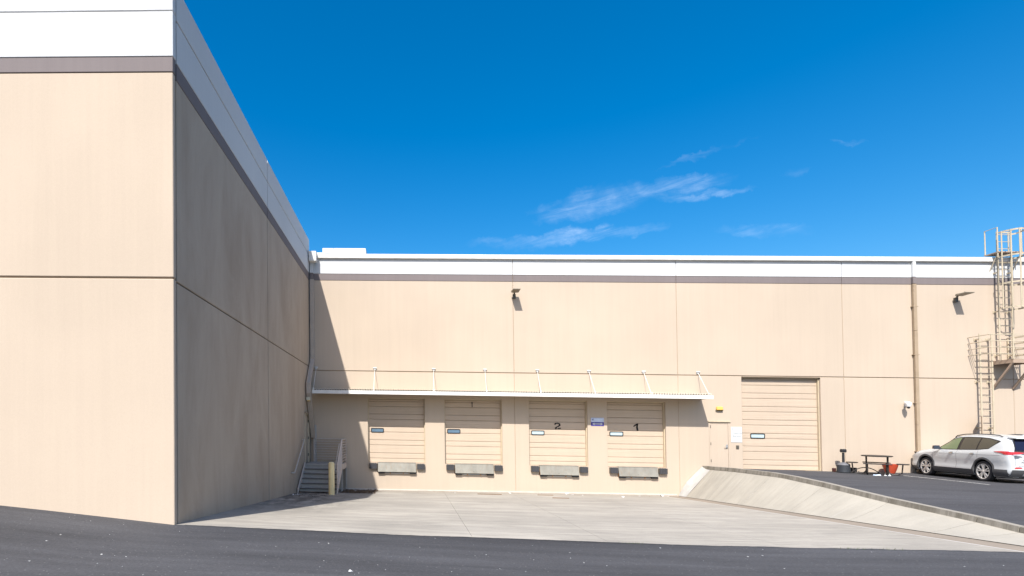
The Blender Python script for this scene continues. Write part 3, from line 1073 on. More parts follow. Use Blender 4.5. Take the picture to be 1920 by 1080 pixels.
# ------------------------------------------------------------------ left warehouse
LX = -4.17
left = empty('tall_warehouse', -10, 17, 0, 'tall beige warehouse on the left with a brown band and a white parapet', 'warehouse')
LG, B0, B1, WG, LT = 4.40, 8.13, 8.43, 9.22, 9.88
YF = 9.97
ysm = [10.10, 16.86, 24.12]
flipx = lambda x, y, z: (y, x, z)
sd_hole = (22.80, 23.72, .34, 2.38)
for a, c in zip(ysm, ysm[1:]):
    aa, cc = a + .03, c - (.03 if c < 24 else 0)
    hs_ = [sd_hole] if aa < 23 < cc else []
    holed_panel(aa, cc, -1.2, LG - J, LX, LX - .24, hs_, flip=flipx).build('side_wall_panel', M_beige_old_shade, left, bevel=.008)
    MB().box(LX - .24, LX, aa, cc, LG + J, B0 - .006).build('side_wall_panel', M_beige_old_shade, left, bevel=.008)
    MB().box(LX - .24, LX + .008, aa, cc, B0, B1).build('brown_band', M_brown, left, bevel=.005)
    MB().box(LX - .24, LX + .016, aa, cc, B1 + .006, WG - J).build('white_parapet', M_white, left, bevel=.006)
    MB().box(LX - .24, LX + .016, aa, cc, WG + J, LT).build('white_parapet', M_white, left, bevel=.006)
fx = [LX, -11.0, -17.8, -24.6, -31.4]
for a, c in zip(fx, fx[1:]):
    aa, cc = a - (J if a < LX - 1 else 0), c + J
    MB().box(cc, aa, YF, YF + .115, -1.2, 4.44 - J).build('front_wall_panel', M_beige, left, bevel=.012)
    MB().box(cc, aa, YF, YF + .115, 4.44 + J, B0 + .05).build('front_wall_panel', M_beige, left, bevel=.012)
    MB().box(cc, aa + .006, YF - .008, YF + .115, B0 + .058, B1 + .03).build('brown_band', M_brown, left, bevel=.008)
    MB().box(cc, aa + .012, YF - .016, YF + .115, B1 + .038, 9.30 - .009).build('white_parapet', M_white, left, bevel=.008)
    MB().box(cc, aa + .012, YF - .016, YF + .115, 9.30 + .009, LT).build('white_parapet', M_white, left, bevel=.008)
mb = MB()
mb.box(-31.4, LX - .03, YF + .03, YF + .20, -1.2, LT - .03)
mb.box(LX - .22, LX - .028, YF + .21, 24.10, B0, LT - .03)
mb.build('joint_backing', M_back, left)
mb = MB()
mb.box(LX - .22, LX - .028, YF + .21, 22.60, -1.2, B0 - .02)
mb.box(LX - .22, LX - .028, 22.60, 24.10, 2.45, B0 - .02)
mb.build('joint_backing', mat('dark_joint_sealant', (.13, .11, .095), .9), left)
mb = MB(); mb.box(-31.4, LX - .26, 10.3, 24.12, 9.2, 9.4); mb.box(-31.4, -31.2, 10.3, 24.12, -1, 9.2); mb.box(-31.4, LX - .26, 23.95, 24.12, -1, 9.19)
mb.build('roof', M_roof, left)
# stair door in the side wall
mb = MB(); mb.box(LX - .10, LX + .03, 22.80, 22.86, .34, 2.375); mb.box(LX - .10, LX + .03, 23.66, 23.72, .34, 2.375); mb.box(LX - .10, LX + .03, 22.86, 23.66, 2.32, 2.375)
sdoor = mb.build('stair_door', M_frame, left)
MB().box(LX - .09, LX - .03, 22.865, 23.655, .35, 2.315).build('door_leaf', M_beige_old_shade, sdoor)
MB().box(LX + .001, LX + .09, 22.72, 23.80, 2.385, 2.42).build('drip_cap', M_ladder_d, sdoor)
for z in (.6, 1.3, 2.0): MB().box(LX - .02, LX + .016, 23.64, 23.665, z, z + .11).build('hinge', M_bronze, sdoor)

# ------------------------------------------------------------------ steel stair
st = empty('steel_stair', -3.3, 22.5, -.7, 'grey steel stair and landing with tan railings in the corner of the two buildings', 'stair')
SX0, SX1 = -4.09, -2.66
RZ, RY = .165, .25
for i in range(6):
    z = .336 - RZ * i; y = 22.5 - RY * i
    if i: MB().box(SX0, SX1, y - .035, y + RY - .01, z - .035, z).build('tread', M_stair, st, bevel=.004)
    if i: MB().box(SX0 + .01, SX1 - .01, y - .043, y - .0355, z - .040, z - .003).build('nosing', M_bronze, st)
    MB().box(SX0, SX1, y - .004, y + .008, z - RZ + (.006 if i < 5 else .03), z - .045).build('riser', M_stair, st)
MB().box(SX0, SX1, 22.46, 24.12, .29, .336).build('landing', M_stair, st)
mb = MB(); mb.box(SX1 + .001, SX1 + .05, 22.46, 24.12, .12, .345)
mb.build('landing_beam', M_rail, st)
for X in (SX1 + .002, SX0 - .035):
    mb = MB()
    mb.hexa([(X, 20.96, -.66), (X + .04, 20.96, -.66), (X + .04, 22.455, .10), (X, 22.455, .10)],
            [(X, 20.96, -.50), (X + .04, 20.96, -.50), (X + .04, 22.455, .40), (X, 22.455, .40)])
    mb.build('stringer', M_rail, st)
for (X, Y) in ((SX1 + .025, 22.52), (SX1 + .025, 24.08), (SX0 + .05, 24.0), (SX0 + .05, 22.55)):
    MB().box(X - .025, X + .025, Y - .025, Y + .025, z_slab(X, Y) - .03, .115 if X > -3 else .288).build('landing_post', M_railgrey, st)
XR = SX1 + .025
for (X, Y, z0, z1) in ((XR, 22.50, .346, 1.33), (XR, 24.06, .346, 1.33), (XR, 21.02, -.45, .40), (SX0 + .09, 24.06, .337, 1.33)):
    MB().box(X - .022, X + .022, Y - .022, Y + .022, z0, z1).build('rail_post', M_rail if X > -3 else M_railgrey, st)
for k in range(9):
    z = .46 + .107 * k
    MB().tube([(SX0 + .09, 24.06, z), (XR, 24.06, z)], .016 if k < 8 else .022, 6).build('back_bar', M_railgrey, st)
    MB().tube([(XR, 22.50, z), (XR, 24.06, z)], .016 if k < 8 else .024, 6).build('side_bar', M_rail, st)
    MB().tube([(XR, 21.02, z - .93), (XR, 22.50, z)], .018 if k < 8 else .024, 6).build('sloping_bar', M_rail, st)
mb = MB(); mb.tube([(XR - .09, 22.45, 1.18), (XR - .09, 21.10, .33), (XR - .09, 20.98, .20), (XR - .03, 20.98, .16)], .018, 8)
mb.build('handrail', M_railgrey, st)
mb = MB(); mb.tube([(LX + .02, 22.15, 1.30), (LX + .11, 22.15, 1.30), (LX + .11, 22.05, 1.26), (LX + .11, 20.25, .20), (LX + .11, 20.15, .16), (LX + .02, 20.05, .16)], .021, 8)
mb.build('wall_handrail', M_railgrey, st)

bl = empty('bollard', -2.755, 20.3, -.62, 'pale yellow steel bollard in front of the grey stair', 'bollard')
MB().lathe(-2.755, 20.3, [(.108, -.66), (.108, .49), (.10, .525), (.07, .55), (.03, .562)], 24).build('pipe', M_boll, bl, smooth=True)

# ------------------------------------------------------------------ roof access ladder
rl = empty('roof_ladder', 24.2, D, .3, 'cream steel roof ladder with railed platform and safety cage above the white car', 'ladder')


def ladder(x0, x1, y, z0, z1, nm, first, step=.29, standoffs=()):
    mb = MB()
    for x in (x0, x1): mb.box(x - .030, x + .030, y - .012, y + .012, z0, z1)
    for z in standoffs:
        for x in (x0, x1): mb.box(x - .02, x + .02, y + .012, D - .001, z, z + .05); mb.box(x - .05, x + .05, D - .02, D - .0005, z - .03, z + .08)
    r_ = mb.build(nm, M_ladder, rl)
    z = first
    while z < z1 - .05:
        MB().tube([(x0 + .031, y, z), (x1 - .031, y, z)], .0135, 6).build('rung', M_ladder, r_)
        z += step
    return r_


LY = D - .20
ll = ladder(23.50, 23.97, LY, .36, 6.10, 'lower_ladder', .62, standoffs=(2.2, 4.1, 5.85))
ul = ladder(24.30, 24.84, LY, 5.0, 10.30, 'upper_ladder', 5.25, standoffs=(5.2, 7.0, 8.6))
# guard plate swung open on the lower ladder
GP = [(23.46, LY - .02), (23.475, LY - .035), (23.175, LY - .355), (23.16, LY - .34)]
mb = MB(); mb.hexa([(x, y, .9) for x, y in GP],
                   [(x, y, 2.70) for x, y in GP])
mb.build('guard_plate', M_ladder_d, rl)
# platform
PX0, PX1, PY0 = 24.12, 25.0, D - .86
mb = MB()
mb.box(PX0, PX1, PY0, PY0 + .05, 4.83, 4.985); mb.box(PX0, PX0 + .05, PY0 + .05, D - .01, 4.83, 4.985); mb.box(PX1 - .05, PX1, PY0 + .05, D - .01, 4.83, 4.985)
pf = mb.build('platform', M_ladder_d, rl)
MB().box(PX0 + .052, PX1 - .052, PY0 + .052, D - .01, 4.93, 4.975).build('deck', M_ladder_d, pf)
for x in (PX0 + .04, PX1 - .04):
    mb = MB(); mb.tube([(x, PY0 + .05, 4.84), (x, D - .02, 3.86)], .035, sq=True); mb.build('brace', M_ladder_d, pf)
for z in (5.20, 5.45, 5.70, 5.95):
    mb = MB(); mb.tube([(23.22, D - .01, z), (23.22, PY0, z), (PX1, PY0, z), (PX1, D - .01, z)], .017, 6)
    mb.build('guard_rail', M_ladder, pf)
    MB().tube([(24.78, D - .01, z), (24.78, PY0 + .02, z)], .013, 6).build('inner_rail', M_ladder, pf)
for x in (PX0 + .01, PX1):
    MB().box(x - .025, x + .025, PY0 - .02, PY0 + .02, 4.985, 5.96).build('post', M_ladder, pf)
MB().box(24.76, 24.80, D - .06, D - .02, 4.985, 5.96).build('post', M_ladder, pf)
# cage
CX, CW = 24.57, .38
cg = MB(); cg.box(24.31, 24.83, LY - .012, LY + .012, 10.24, 10.29)
cage = cg.build('safety_cage', M_ladder, rl)
def hoop(z, r=CW, dep=.72):
    P = [(24.28, LY, z)]
    for k in range(13):
        t = math.pi - math.pi * k / 12
        P.append((CX + r * math.cos(t), LY - .12 - (dep - .12) * math.sin(t), z))
    P.append((24.86, LY, z))
    return P
for z, dep in ((10.20, .72), (9.20, .72), (8.10, .72), (7.10, .72)):
    mb = MB(); P = hoop(z, dep=dep)
    for a, c in zip(P, P[1:]):
        mb.hexa([(a[0], a[1], z - .03), (c[0], c[1], z - .03), (c[0] * .999 + CX * .001, c[1] + .007, z - .03), (a[0] * .999 + CX * .001, a[1] + .007, z - .03)],
                [(a[0], a[1], z + .03), (c[0], c[1], z + .03), (c[0] * .999 + CX * .001, c[1] + .007, z + .03), (a[0] * .999 + CX * .001, a[1] + .007, z + .03)])
    mb.build('hoop', M_ladder, cage)
for k in (1, 3, 5, 7, 9, 11):
    p = hoop(0)[k + 1]
    MB().box(p[0] - .022, p[0] + .022, p[1] - .006, p[1] + .010, 7.07, 10.23).build('cage_bar', M_ladder, cage)
# landing at the parapet
mb = MB(); mb.box(24.12, 25.1, D - .42, D + .16, 9.39, 9.43)
tl = mb.build('roof_landing', M_ladder_d, rl)
for X in (24.14, 25.08):
    mb = MB(); mb.tube([(X, D + .12, 9.43), (X, D + .12, 10.42), (X, D - .38, 10.42), (X, D - .38, 9.20)], .022, 8)
    mb.build('side_frame', M_ladder, tl)
for X in (24.16, 25.06):
    MB().tube([(X, D - .38, 9.40), (X, D - .01, 8.7)], .018, 6).build('strut', M_ladder, tl)

# ------------------------------------------------------------------ picnic table etc.
TX, TY = 18.52, 23.05
tz = .30
pt = empty('picnic_table', TX, TY, tz, 'dark round picnic table with four attached seats by the wall', 'picnic table')
pt.rotation_euler = (0, 0, R(-37))
MB().lathe(TX, TY, [(.46, 1.010), (.49, 1.025), (.49, 1.045), (.47, 1.055)], 28).build('table_top', M_table, pt, smooth=True)
for sx in (-1, 1):
    for sy in (-1, 1):
        MB().tube([(TX + sx * .32, TY + sy * .14, 1.01), (TX + sx * .32, TY + sy * .14, tz + .02)], .026, 8).build('leg', M_table, pt, smooth=True)
for ang in (0, 90, 180, 270):
    c, s_ = round(math.cos(R(ang))), round(math.sin(R(ang)))
    sxx, syy = TX + c * .76, TY + s_ * .56
    mb = MB()
    if s_ == 0:
        mb.lathe(sxx, syy, [(.17, .72), (.195, .73), (.195, .75), (.18, .76)], 20)
    else:
        mb.box(TX - .43, TX + .43, syy - .11, syy + .11, .725, .76)
    seat = mb.build('seat', M_table, pt, bevel=.008 if s_ else 0)
    for off in ((0,) if s_ == 0 else (-.30, .30)):
        px_, py_ = TX + c * .30 + off, TY + s_ * .14
        mb = MB()
        ax, ay = sxx + off, syy
        mb.tube([(px_, py_, tz + .30), (px_ + c * .05, py_ + s_ * .05, tz + .10), (px_ + c * .14, py_ + s_ * .12, tz + .03),
                 (ax - c * .14, ay - s_ * .10, tz + .03), (ax - c * .03, ay - s_ * .02, tz + .09), (ax, ay, .72)], .022, 8)
        mb.build('seat_arm', M_table, seat, root=seat, smooth=True)
mb = MB(); P = []
for k in range(13):
    t = k / 12
    P.append((17.78 + 1.1 * t, TY + .35, tz + .03 + .22 * math.sin(math.pi * t) ** .8))
mb.tube(P, .018, 8)
rk = tag(mb.build('bike_rack', M_table, smooth=True), 'low dark bowed tube rack on the ground behind the picnic table', 'rack')

ur = empty('ash_receptacle', 17.72, 23.7, .32, 'grey cigarette receptacle with tall black neck beside the tall roll-up door', 'ash bin')
MB().lathe(17.72, 23.7, [(.24, .33), (.235, .36), (.215, .62)], 24).build('base', M_urn, ur, smooth=True)
MB().lathe(17.72, 23.7, [(.222, .621), (.20, .67), (.12, .715), (.05, .73)], 24).build('dome', M_urntop, ur, smooth=True)
MB().lathe(17.72, 23.7, [(.045, .731), (.042, 1.12)], 12).build('neck', M_black, ur, smooth=True)
MB().box(17.62, 17.82, 23.62, 23.78, 1.13, 1.27).build('head', M_black, ur, bevel=.03)
bx_ = tag(MB().box(17.98, 18.20, 23.62, 23.84, .325, .52).build('box', M_black, bevel=.01), 'small black box on the ground right of the ash bin', 'box')
bx_ = tag(MB().lathe(17.50, 23.92, [(.065, .33), (.07, .46), (.065, .475)], 14).build('tin_can', mat('dark_red_tin', (.05, .015, .012), .5)), 'dark red tin on the ground half behind the ash bin', 'can')
pot = MB().lathe(19.60, 23.75, [(.15, .32), (.20, .45), (.245, .60), (.26, .69), (.24, .69), (.21, .60), (.10, .60)], 28).build('flower_pot', M_pot, smooth=True)
tag(pot, 'red glazed bowl planter on the ground behind the picnic table', 'planter')
for i, (x, y, w, d, lb, m_) in enumerate(((18.05, 22.55, .22, .12, 'pale crumpled paper on the lot left of the picnic table legs', M_signlb),
                                (18.42, 22.5, .18, .10, 'white crumpled paper on the lot by the front leg of the picnic table', M_paper))):
    mb = MB(); z = z_lot(x, y)
    mb.hexa([(x, y, z), (x + w, y, z), (x + w, y + d, z), (x, y + d, z)], [(x + .03, y + .02, z + .03), (x + w - .02, y + .03, z + .05), (x + w - .05, y + d - .02, z + .02), (x + .02, y + d, z + .04)])
    tag(mb.build('litter', m_), lb, 'litter')

# ------------------------------------------------------------------ bits on the slab
boards = [(2.75, 22.6, .95, .06, 'brown wooden strip on the slab below the second dock door', 0.0),
          (5.15, 22.75, .62, .05, 'short brown strip on the slab by the wall below the third dock door', .02),
          (5.35, 21.2, .60, .06, 'brown strip farther out on the slab below the third dock door', 0.0)]
for x, y, L, w, lb, a in boards:
    mb = MB(); z = z_slab(x, y)
    mb.hexa([(x, y, z + .002), (x + L, y + a, z), (x + L, y + w + a, z), (x, y + w, z)], [(x, y, z + .022), (x + L, y + a, z + .02), (x + L, y + w + a, z + .02), (x, y + w, z + .022)])
    tag(mb.build('wood_strip', M_wood), lb, 'wood strip')


def chip(mb, x, y, z, s, lift=.3):
    a = random.uniform(0, 6.28)
    c, d = math.cos(a) * s, math.sin(a) * s
    k = random.uniform(.4, 1)
    P = [(x + c, y + d, z + s * lift * random.random() + .003), (x - d * k, y + c * k, z + .003), (x - c, y - d, z + s * lift * random.random() + .003), (x + d * k, y - c * k, z + .003)]
    mb.quad(*P)


mb = MB()
for _ in range(230):
    x = random.uniform(-10, 14); y = random.uniform(5.0, 9.9)
    chip(mb, x, y, z_yard(x, y), random.choice((.006, .008, .010, .013, .018)))
tag(mb.build('pale_grit', M_paper, fix=False), 'scattered pale chips and grit on the dark asphalt yard', 'grit', kind='stuff')
mb = MB()
for _ in range(900):
    t = random.random()
    x = -2.6 + 1.35 * random.random() ** 1.2; y = 21.4 + 2.6 * random.random()
    chip(mb, x, y, z_slab(x, y) + random.uniform(0, .02), random.uniform(.012, .035), 1.2)
for _ in range(130):
    x = random.uniform(-4.05, -2.7); y = random.uniform(18.6, 23.9)
    chip(mb, x, y, z_slab(x, y), random.uniform(.01, .03), 1.2)
for _ in range(260):
    x = random.uniform(-1.3, 11.2); y = 24.12 - abs(random.gauss(0, .35))
    chip(mb, x, y, z_slab(x, y), random.uniform(.006, .018), .8)
tag(mb.build('leaf_litter', M_leaf, fix=False), 'brown leaf litter and dirt gathered at the foot of the stair and dock wall', 'leaf litter', kind='stuff')
mb = MB()
for x, y, s in ((4.2, 23.6, .07), (6.65, 23.3, .05), (6.55, 23.75, .06), (7.0, 23.1, .035), (8.35, 22.4, .06), (9.4, 23.4, .04), (10.3, 23.5, .08), (10.6, 23.55, .05), (-2.2, 23.4, .07), (-4.0, 19.6, .08), (-3.9, 19.9, .05), (1.9, 23.2, .03), (-.76, 7.3, .028)):
    chip(mb, x, y, z_slab(x, y) if y > 10 else z_yard(x, y), s, .8)
    chip(mb, x + s, y + s * .3, z_slab(x, y) if y > 10 else z_yard(x, y), s * .7, 1.0)
tag(mb.build('paper_scraps', M_paper, fix=False), 'white paper scraps scattered along the foot of the dock wall', 'litter', kind='stuff')
mb = MB()
for cx_, n_, w_ in ((3.9, 26, .10), (7.6, 18, .25), (8.1, 22, .25)):
    for _ in range(n_):
        x = cx_ + random.gauss(0, w_); y = 9.99 + random.uniform(-.03, .03); z = z_front(x) - .005
        a = random.uniform(0, 6.28); h = random.uniform(.02, .05)
        dx, dy = math.cos(a), math.sin(a)
        mb.quad((x, y, z), (x + .008 * dy, y - .008 * dx, z), (x + h * .5 * dx, y + h * .5 * dy, z + h))
tag(mb.build('weeds', M_weed, fix=False), 'small green weeds growing along the edge of the concrete slab', 'weeds', kind='stuff')

# ------------------------------------------------------------------ white car
def carpaint(nb, pos, p, base):
    pass


M_car = mat('pearl_white_paint', (.52, .54, .55), .28, spec=.5, coat=.8, build=carpaint)
M_clad = mat('grey_cladding', (.075, .075, .078), .65, build=carpaint)
M_glassf = mat('front_glass_painted_view', (.14, .19, .09), .06, spec=.7, build=carpaint)  # greenish base paints in the bright reflection and view through the pane
M_glassr = mat('rear_privacy_glass', (.055, .050, .035), .05, spec=.6, build=carpaint)
M_glassb = mat('rear_window_glass', (.010, .012, .03), .06, spec=.35, build=carpaint)
M_trim = mat('gloss_black_trim', (.02, .018, .018), .25, build=carpaint)
M_tyre = mat('tyre_rubber', (.035, .034, .036), .8, build=carpaint)
M_rim = mat('alloy_rim', (.66, .64, .61), .3, metal=.35, build=carpaint)
M_well = mat('wheel_well_black', (.008, .008, .008), .9, build=carpaint)
M_tail = mat('red_tail_lens', (.42, .025, .03), .15, spec=.6, build=carpaint)
M_taild = mat('clear_tail_lens', (.35, .33, .36), .15, spec=.6, build=carpaint)
M_chrome = mat('chrome', (.75, .75, .75), .12, metal=1, build=carpaint)
M_skid = mat('silver_skid', (.5, .5, .52), .35, metal=.5, build=carpaint)

T_ = [(0, .80), (.04, .88), (.12, .96), (.35, 1.03), (.7, 1.08), (1.05, 1.12), (1.25, 1.17), (1.5, 1.33), (1.8, 1.51), (2.05, 1.605), (2.3, 1.645),
      (2.7, 1.67), (3.1, 1.675), (3.5, 1.655), (3.9, 1.64), (4.2, 1.615), (4.42, 1.58), (4.6, 1.53)]
WP = [(0, .70), (.03, .80), (.10, .87), (.3, .915), (.7, .922), (3.9, .922), (4.25, .912), (4.42, .895), (4.52, .865), (4.58, .81), (4.6, .76)]
YRr = [(.2, 4.44), (.35, 4.55), (.5, 4.60), (.78, 4.60), (.95, 4.56), (1.10, 4.54), (1.3, 4.46), (1.5, 4.36), (1.7, 4.27)]
YFf = [(.2, .16), (.35, .04), (.5, 0), (.7, .02), (.85, .07), (1.0, .18), (1.2, .25)]


def smooth_interp(x, P):
    # catmull style easing keeps the loft from looking faceted
    return interp(x, P)


def section(s):
    un = s * 4.6
    T = (interp(un - .06, T_) + interp(un, T_) * 2 + interp(un + .06, T_)) / 4
    W = interp(un, WP)
    zb = min(interp(un, [(0, .70), (.3, .90), (1.2, 1.02), (2.5, 1.05), (4.0, 1.10), (4.6, 1.12)]), T - .07)
    g = sm(T - zb, .07, .42)       # 0 on the bonnet, 1 in the cabin
    Wb = W - .055
    Wt = (W - .12) * (1 - g) + (W - .27) * g
    zt = T - (.045 + .045 * g)
    pts = [(0, T), (Wt * .45, T - .006), (Wt * .75, T - .018 - .01 * g), (Wt * .92, T - .035 - .02 * g), (Wt, zt)]
    for k in (1, 2, 3):
        t = k / 4
        pts.append((Wt + (Wb - Wt) * t + .02 * g * math.sin(math.pi * t), zt + (zb - zt) * t))
    low = .72 if zb > .8 else zb * .88
    pts += [(Wb, zb), (W - .018, zb - .045), (W - .004, (zb + low) / 2 + .02), (W - .012, low), (W - .030, .60), (W - .014, .48), (W, .40), (W - .02, .30), (W - .07, .21), (0, .20)]
    return pts


NS = [0, .004, .012, .025, .045, .07, .1, .14, .18, .22, .255, .28, .31, .34, .37, .40, .43, .47, .52, .57, .62, .67, .72, .77, .81, .85, .88, .91, .935, .955, .97, .982, .992, 1.0]


def upos(s, z):
    a, c = interp(z, YFf), interp(z, YRr)
    return a + s * (c - a)


def hw(u, z):
    a, c = interp(z, YFf), interp(z, YRr)
    s = max(0, min(1, (u - a) / (c - a)))
    P = section(s)[4:-1]
    for (w0, z0), (w1, z1) in zip(P, P[1:]):
        if z1 <= z <= z0 and z0 > z1: return w0 + (w1 - w0) * (z0 - z) / (z0 - z1)
    return P[0][0] if z > P[0][1] else P[-1][0]


car = bpy.data.objects.new('parked_car', None)
car.location = (21.30, 21.86, .29 - fall(21.30))
car.rotation_euler = (0, FALL, R(-8.4))
COL.objects.link(car)
tag(car, 'white SUV with grey cladding parked nose to the wall under the roof ladder', 'car')


def L(u, v, z):      # car coordinates: u from the nose, v lateral (left negative), z up
    return (v, 2.26 - u, z)


def cpart(name, mb, m, parent=car, smooth=False, bevel=0, fix=True, label=None):
    me = bpy.data.meshes.new(name); me.from_pydata(mb.v, [], mb.f)
    if fix:
        bm = bmesh.new(); bm.from_mesh(me); bmesh.ops.remove_doubles(bm, verts=bm.verts, dist=.0004); bmesh.ops.recalc_face_normals(bm, faces=bm.faces); bm.to_mesh(me); bm.free()
    me.materials.append(m)
    if smooth:
        for p in me.polygons: p.use_smooth = True
        try: me.set_sharp_from_angle(angle=R(35))
        except Exception: pass
    o = bpy.data.objects.new(name, me); COL.objects.link(o); o.parent = parent
    if bevel:
        md = o.modifiers.new('b', 'BEVEL'); md.width = bevel; md.segments = 2; md.limit_method = 'ANGLE'
    if label: o['label'] = label
    return o


mb = MB()
nsec = len(section(.5))
full = 2 * nsec - 2
for s in NS:
    P = section(s)
    ring = [(w, z) for w, z in P] + [(-w, z) for w, z in reversed(P[1:-1])]
    for w, z in ring: mb.v.append(L(upos(s, z), w, z))
for i in range(len(NS) - 1):
    for j in range(full):
        a, c = i * full + j, i * full + (j + 1) % full
        mb.f.append((a, c, c + full, a + full))
mb.f.append(tuple(reversed(range(full)))); mb.f.append(tuple((len(NS) - 1) * full + j for j in range(full)))
body = cpart('body', mb, M_car, smooth=True)
body.parent = None
cutters = []
for u in (.93, 3.59):
    cy_ = MB(); n = 40
    for x in (-1.2, 1.2):
        for k in range(n):
            t = 2 * math.pi * k / n
            cy_.v.append((x, 2.26 - u + .415 * math.cos(t), .37 + .415 * math.sin(t)))
    for k in range(n): cy_.f.append((k, (k + 1) % n, n + (k + 1) % n, n + k))
    cy_.f.append(tuple(reversed(range(n)))); cy_.f.append(tuple(range(n, 2 * n)))
    c_ = cpart('cutter', cy_, M_well); c_.parent = None; cutters.append(c_)
    md = body.modifiers.new('arch', 'BOOLEAN'); md.operation = 'DIFFERENCE'; md.object = c_; md.solver = 'EXACT'
dg = bpy.context.evaluated_depsgraph_get()
me = bpy.data.meshes.new_from_object(body.evaluated_get(dg))
body.modifiers.clear()
body.data = me
while len(me.materials) > 1: me.materials.pop()
me.set_sharp_from_angle(angle=R(38))
for c_ in cutters: bpy.data.objects.remove(c_)
body.parent = car


def side_patch(name, us, ztop, zbot, off, m, parent=car, both=True, rows=4, label=None):
    for sgn in ((-1, 1) if both else (-1,)):
        mb = MB()
        for i, u in enumerate(us):
            for k in range(rows + 1):
                z = zbot(u) + (ztop(u) - zbot(u)) * k / rows
                mb.v.append(L(u, sgn * (hw(u, z) + off), z))
        for i in range(len(us) - 1):
            for k in range(rows):
                a = i * (rows + 1) + k
                mb.f.append((a, a + 1, a + rows + 2, a + rows + 1))
        o = cpart(name, mb, m, parent, smooth=True, fix=True, label=label)
    return o


topz = lambda u: interp(u, [(1.40, 1.10), (1.7, 1.33), (1.95, 1.46), (2.25, 1.535), (2.6, 1.56), (3.2, 1.555), (3.6, 1.525), (4.02, 1.44), (4.06, 1.42)])
botz = lambda u: interp(u, [(1.36, 1.06), (2.5, 1.075), (3.3, 1.10), (3.76, 1.15), (4.06, 1.415)])
side_patch('window_trim', frange(1.40, 4.06, 34), topz, botz, .004, M_trim)
side_patch('front_window', frange(1.56, 2.40, 14), lambda u: min(topz(u) - .025, 9), lambda u: botz(u) + .02, .009, M_glassf)
side_patch('rear_window', frange(2.52, 3.24, 10), lambda u: topz(u) - .03, lambda u: botz(u) + .02, .009, M_glassr)
side_patch('quarter_window', frange(3.30, 3.95, 10), lambda u: topz(u) - .03, lambda u: min(botz(u) + .02, topz(u) - .032), .009, M_glassr)
side_patch('sill_cladding', frange(1.30, 3.20, 12), lambda u: .40, lambda u: .215, .010, M_clad)
side_patch('front_bumper_corner', frange(.06, .52, 6), lambda u: .36, lambda u: .22, .012, M_clad)
side_patch('rear_bumper_side', frange(4.02, 4.50, 8), lambda u: .47, lambda u: .22, .012, M_clad)
side_patch('body_crease', frange(.75, 4.3, 24), lambda u: .935 + .03 * (u - .75) / 3.5, lambda u: .915 + .03 * (u - .75) / 3.5, .005, M_car, rows=1)
for us in ((2.43,), (1.28,), (3.36,)):
    u = us[0]
    zt_ = 1.07
    side_patch('door_seam', [u - .004, u + .004], lambda q: zt_, lambda q: .41 if u < 3 else .83, .0025, M_trim, rows=8)
# wheel arch cladding
for u0 in (.93, 3.59):
    for sgn in (-1, 1):
        mb = MB(); n = 26
        for k in range(n + 1):
            t = R(-14 + 208 * k / n)
            for r_ in (.412, .440, .478):
                u, z = u0 - r_ * math.cos(t), .37 + r_ * math.sin(t)
                u = max(.03, min(4.55, u)); z = max(.21, z)
                mb.v.append(L(u, sgn * (hw(u, z) + (.012 if r_ < .47 else .003)), z))
            u, z = u0 - .412 * math.cos(t), max(.21, .37 + .412 * math.sin(t))
            mb.v.append(L(u, sgn * (hw(max(.03, u), z) - .05), z))
        for k in range(n):
            a = k * 4
            mb.f += [(a, a + 1, a + 5, a + 4), (a + 1, a + 2, a + 6, a + 5), (a + 3, a, a + 4, a + 7)]
        cpart('wheel_arch', mb, M_clad, smooth=True)
    mb = MB(); n = 30
    for x in (-.86, .86):
        for k in range(n):
            t = 2 * math.pi * k / n
            mb.v.append((x, 2.26 - u0 + .411 * math.cos(t), .37 + .411 * math.sin(t)))
    for k in range(n):
        t = 2 * math.pi * (k + .5) / n
        if math.sin(t) > -.45: mb.f.append((k, (k + 1) % n, n + (k + 1) % n, n + k))
    mb.box(-.60, .60, 2.26 - u0 - .39, 2.26 - u0 + .39, .22, .76)
    cpart('wheel_well', mb, M_well)
mb = MB(); mb.box(-.80, .80, -2.05, 2.05, .17, .30); mb.box(-.5, .5, -2.2, -1.9, .20, .32)
cpart('underbody', mb, M_well)

# rear face
def cap_u(v, z):
    w = hw(interp(z, YRr) - .001, z)
    return interp(z, YRr)


def rear_patch(name, pts, off, m, parent=car, label=None, d=.01):
    """pts (v, z) polygon on the tailgate"""
    A = [L(interp(z, YRr) + off, v, z) for v, z in pts]
    Bk = [L(interp(z, YRr) + off - d, v, z) for v, z in pts]
    mb = MB(); n = len(A); mb.quad(*A)
    for i in range(n): mb.quad(A[i], A[(i + 1) % n], Bk[(i + 1) % n], Bk[i])
    return cpart(name, mb, m, parent, label=label)


def strip_patch(name, v0, v1, z0, z1, off, m, rows=5, taper=0, parent=car):
    mb = MB(); n = 8
    for k in range(rows + 1):
        z = z0 + (z1 - z0) * k / rows
        for i in range(n + 1):
            v = v0 + (v1 - v0) * i / n
            v *= 1 - taper * k / rows
            mb.v.append(L(interp(z, YRr) + off, v, z))
    for k in range(rows):
        for i in range(n):
            a = k * (n + 1) + i
            mb.f.append((a, a + 1, a + n + 2, a + n + 1))
    o = cpart(name, mb, m, parent, smooth=True)
    return o


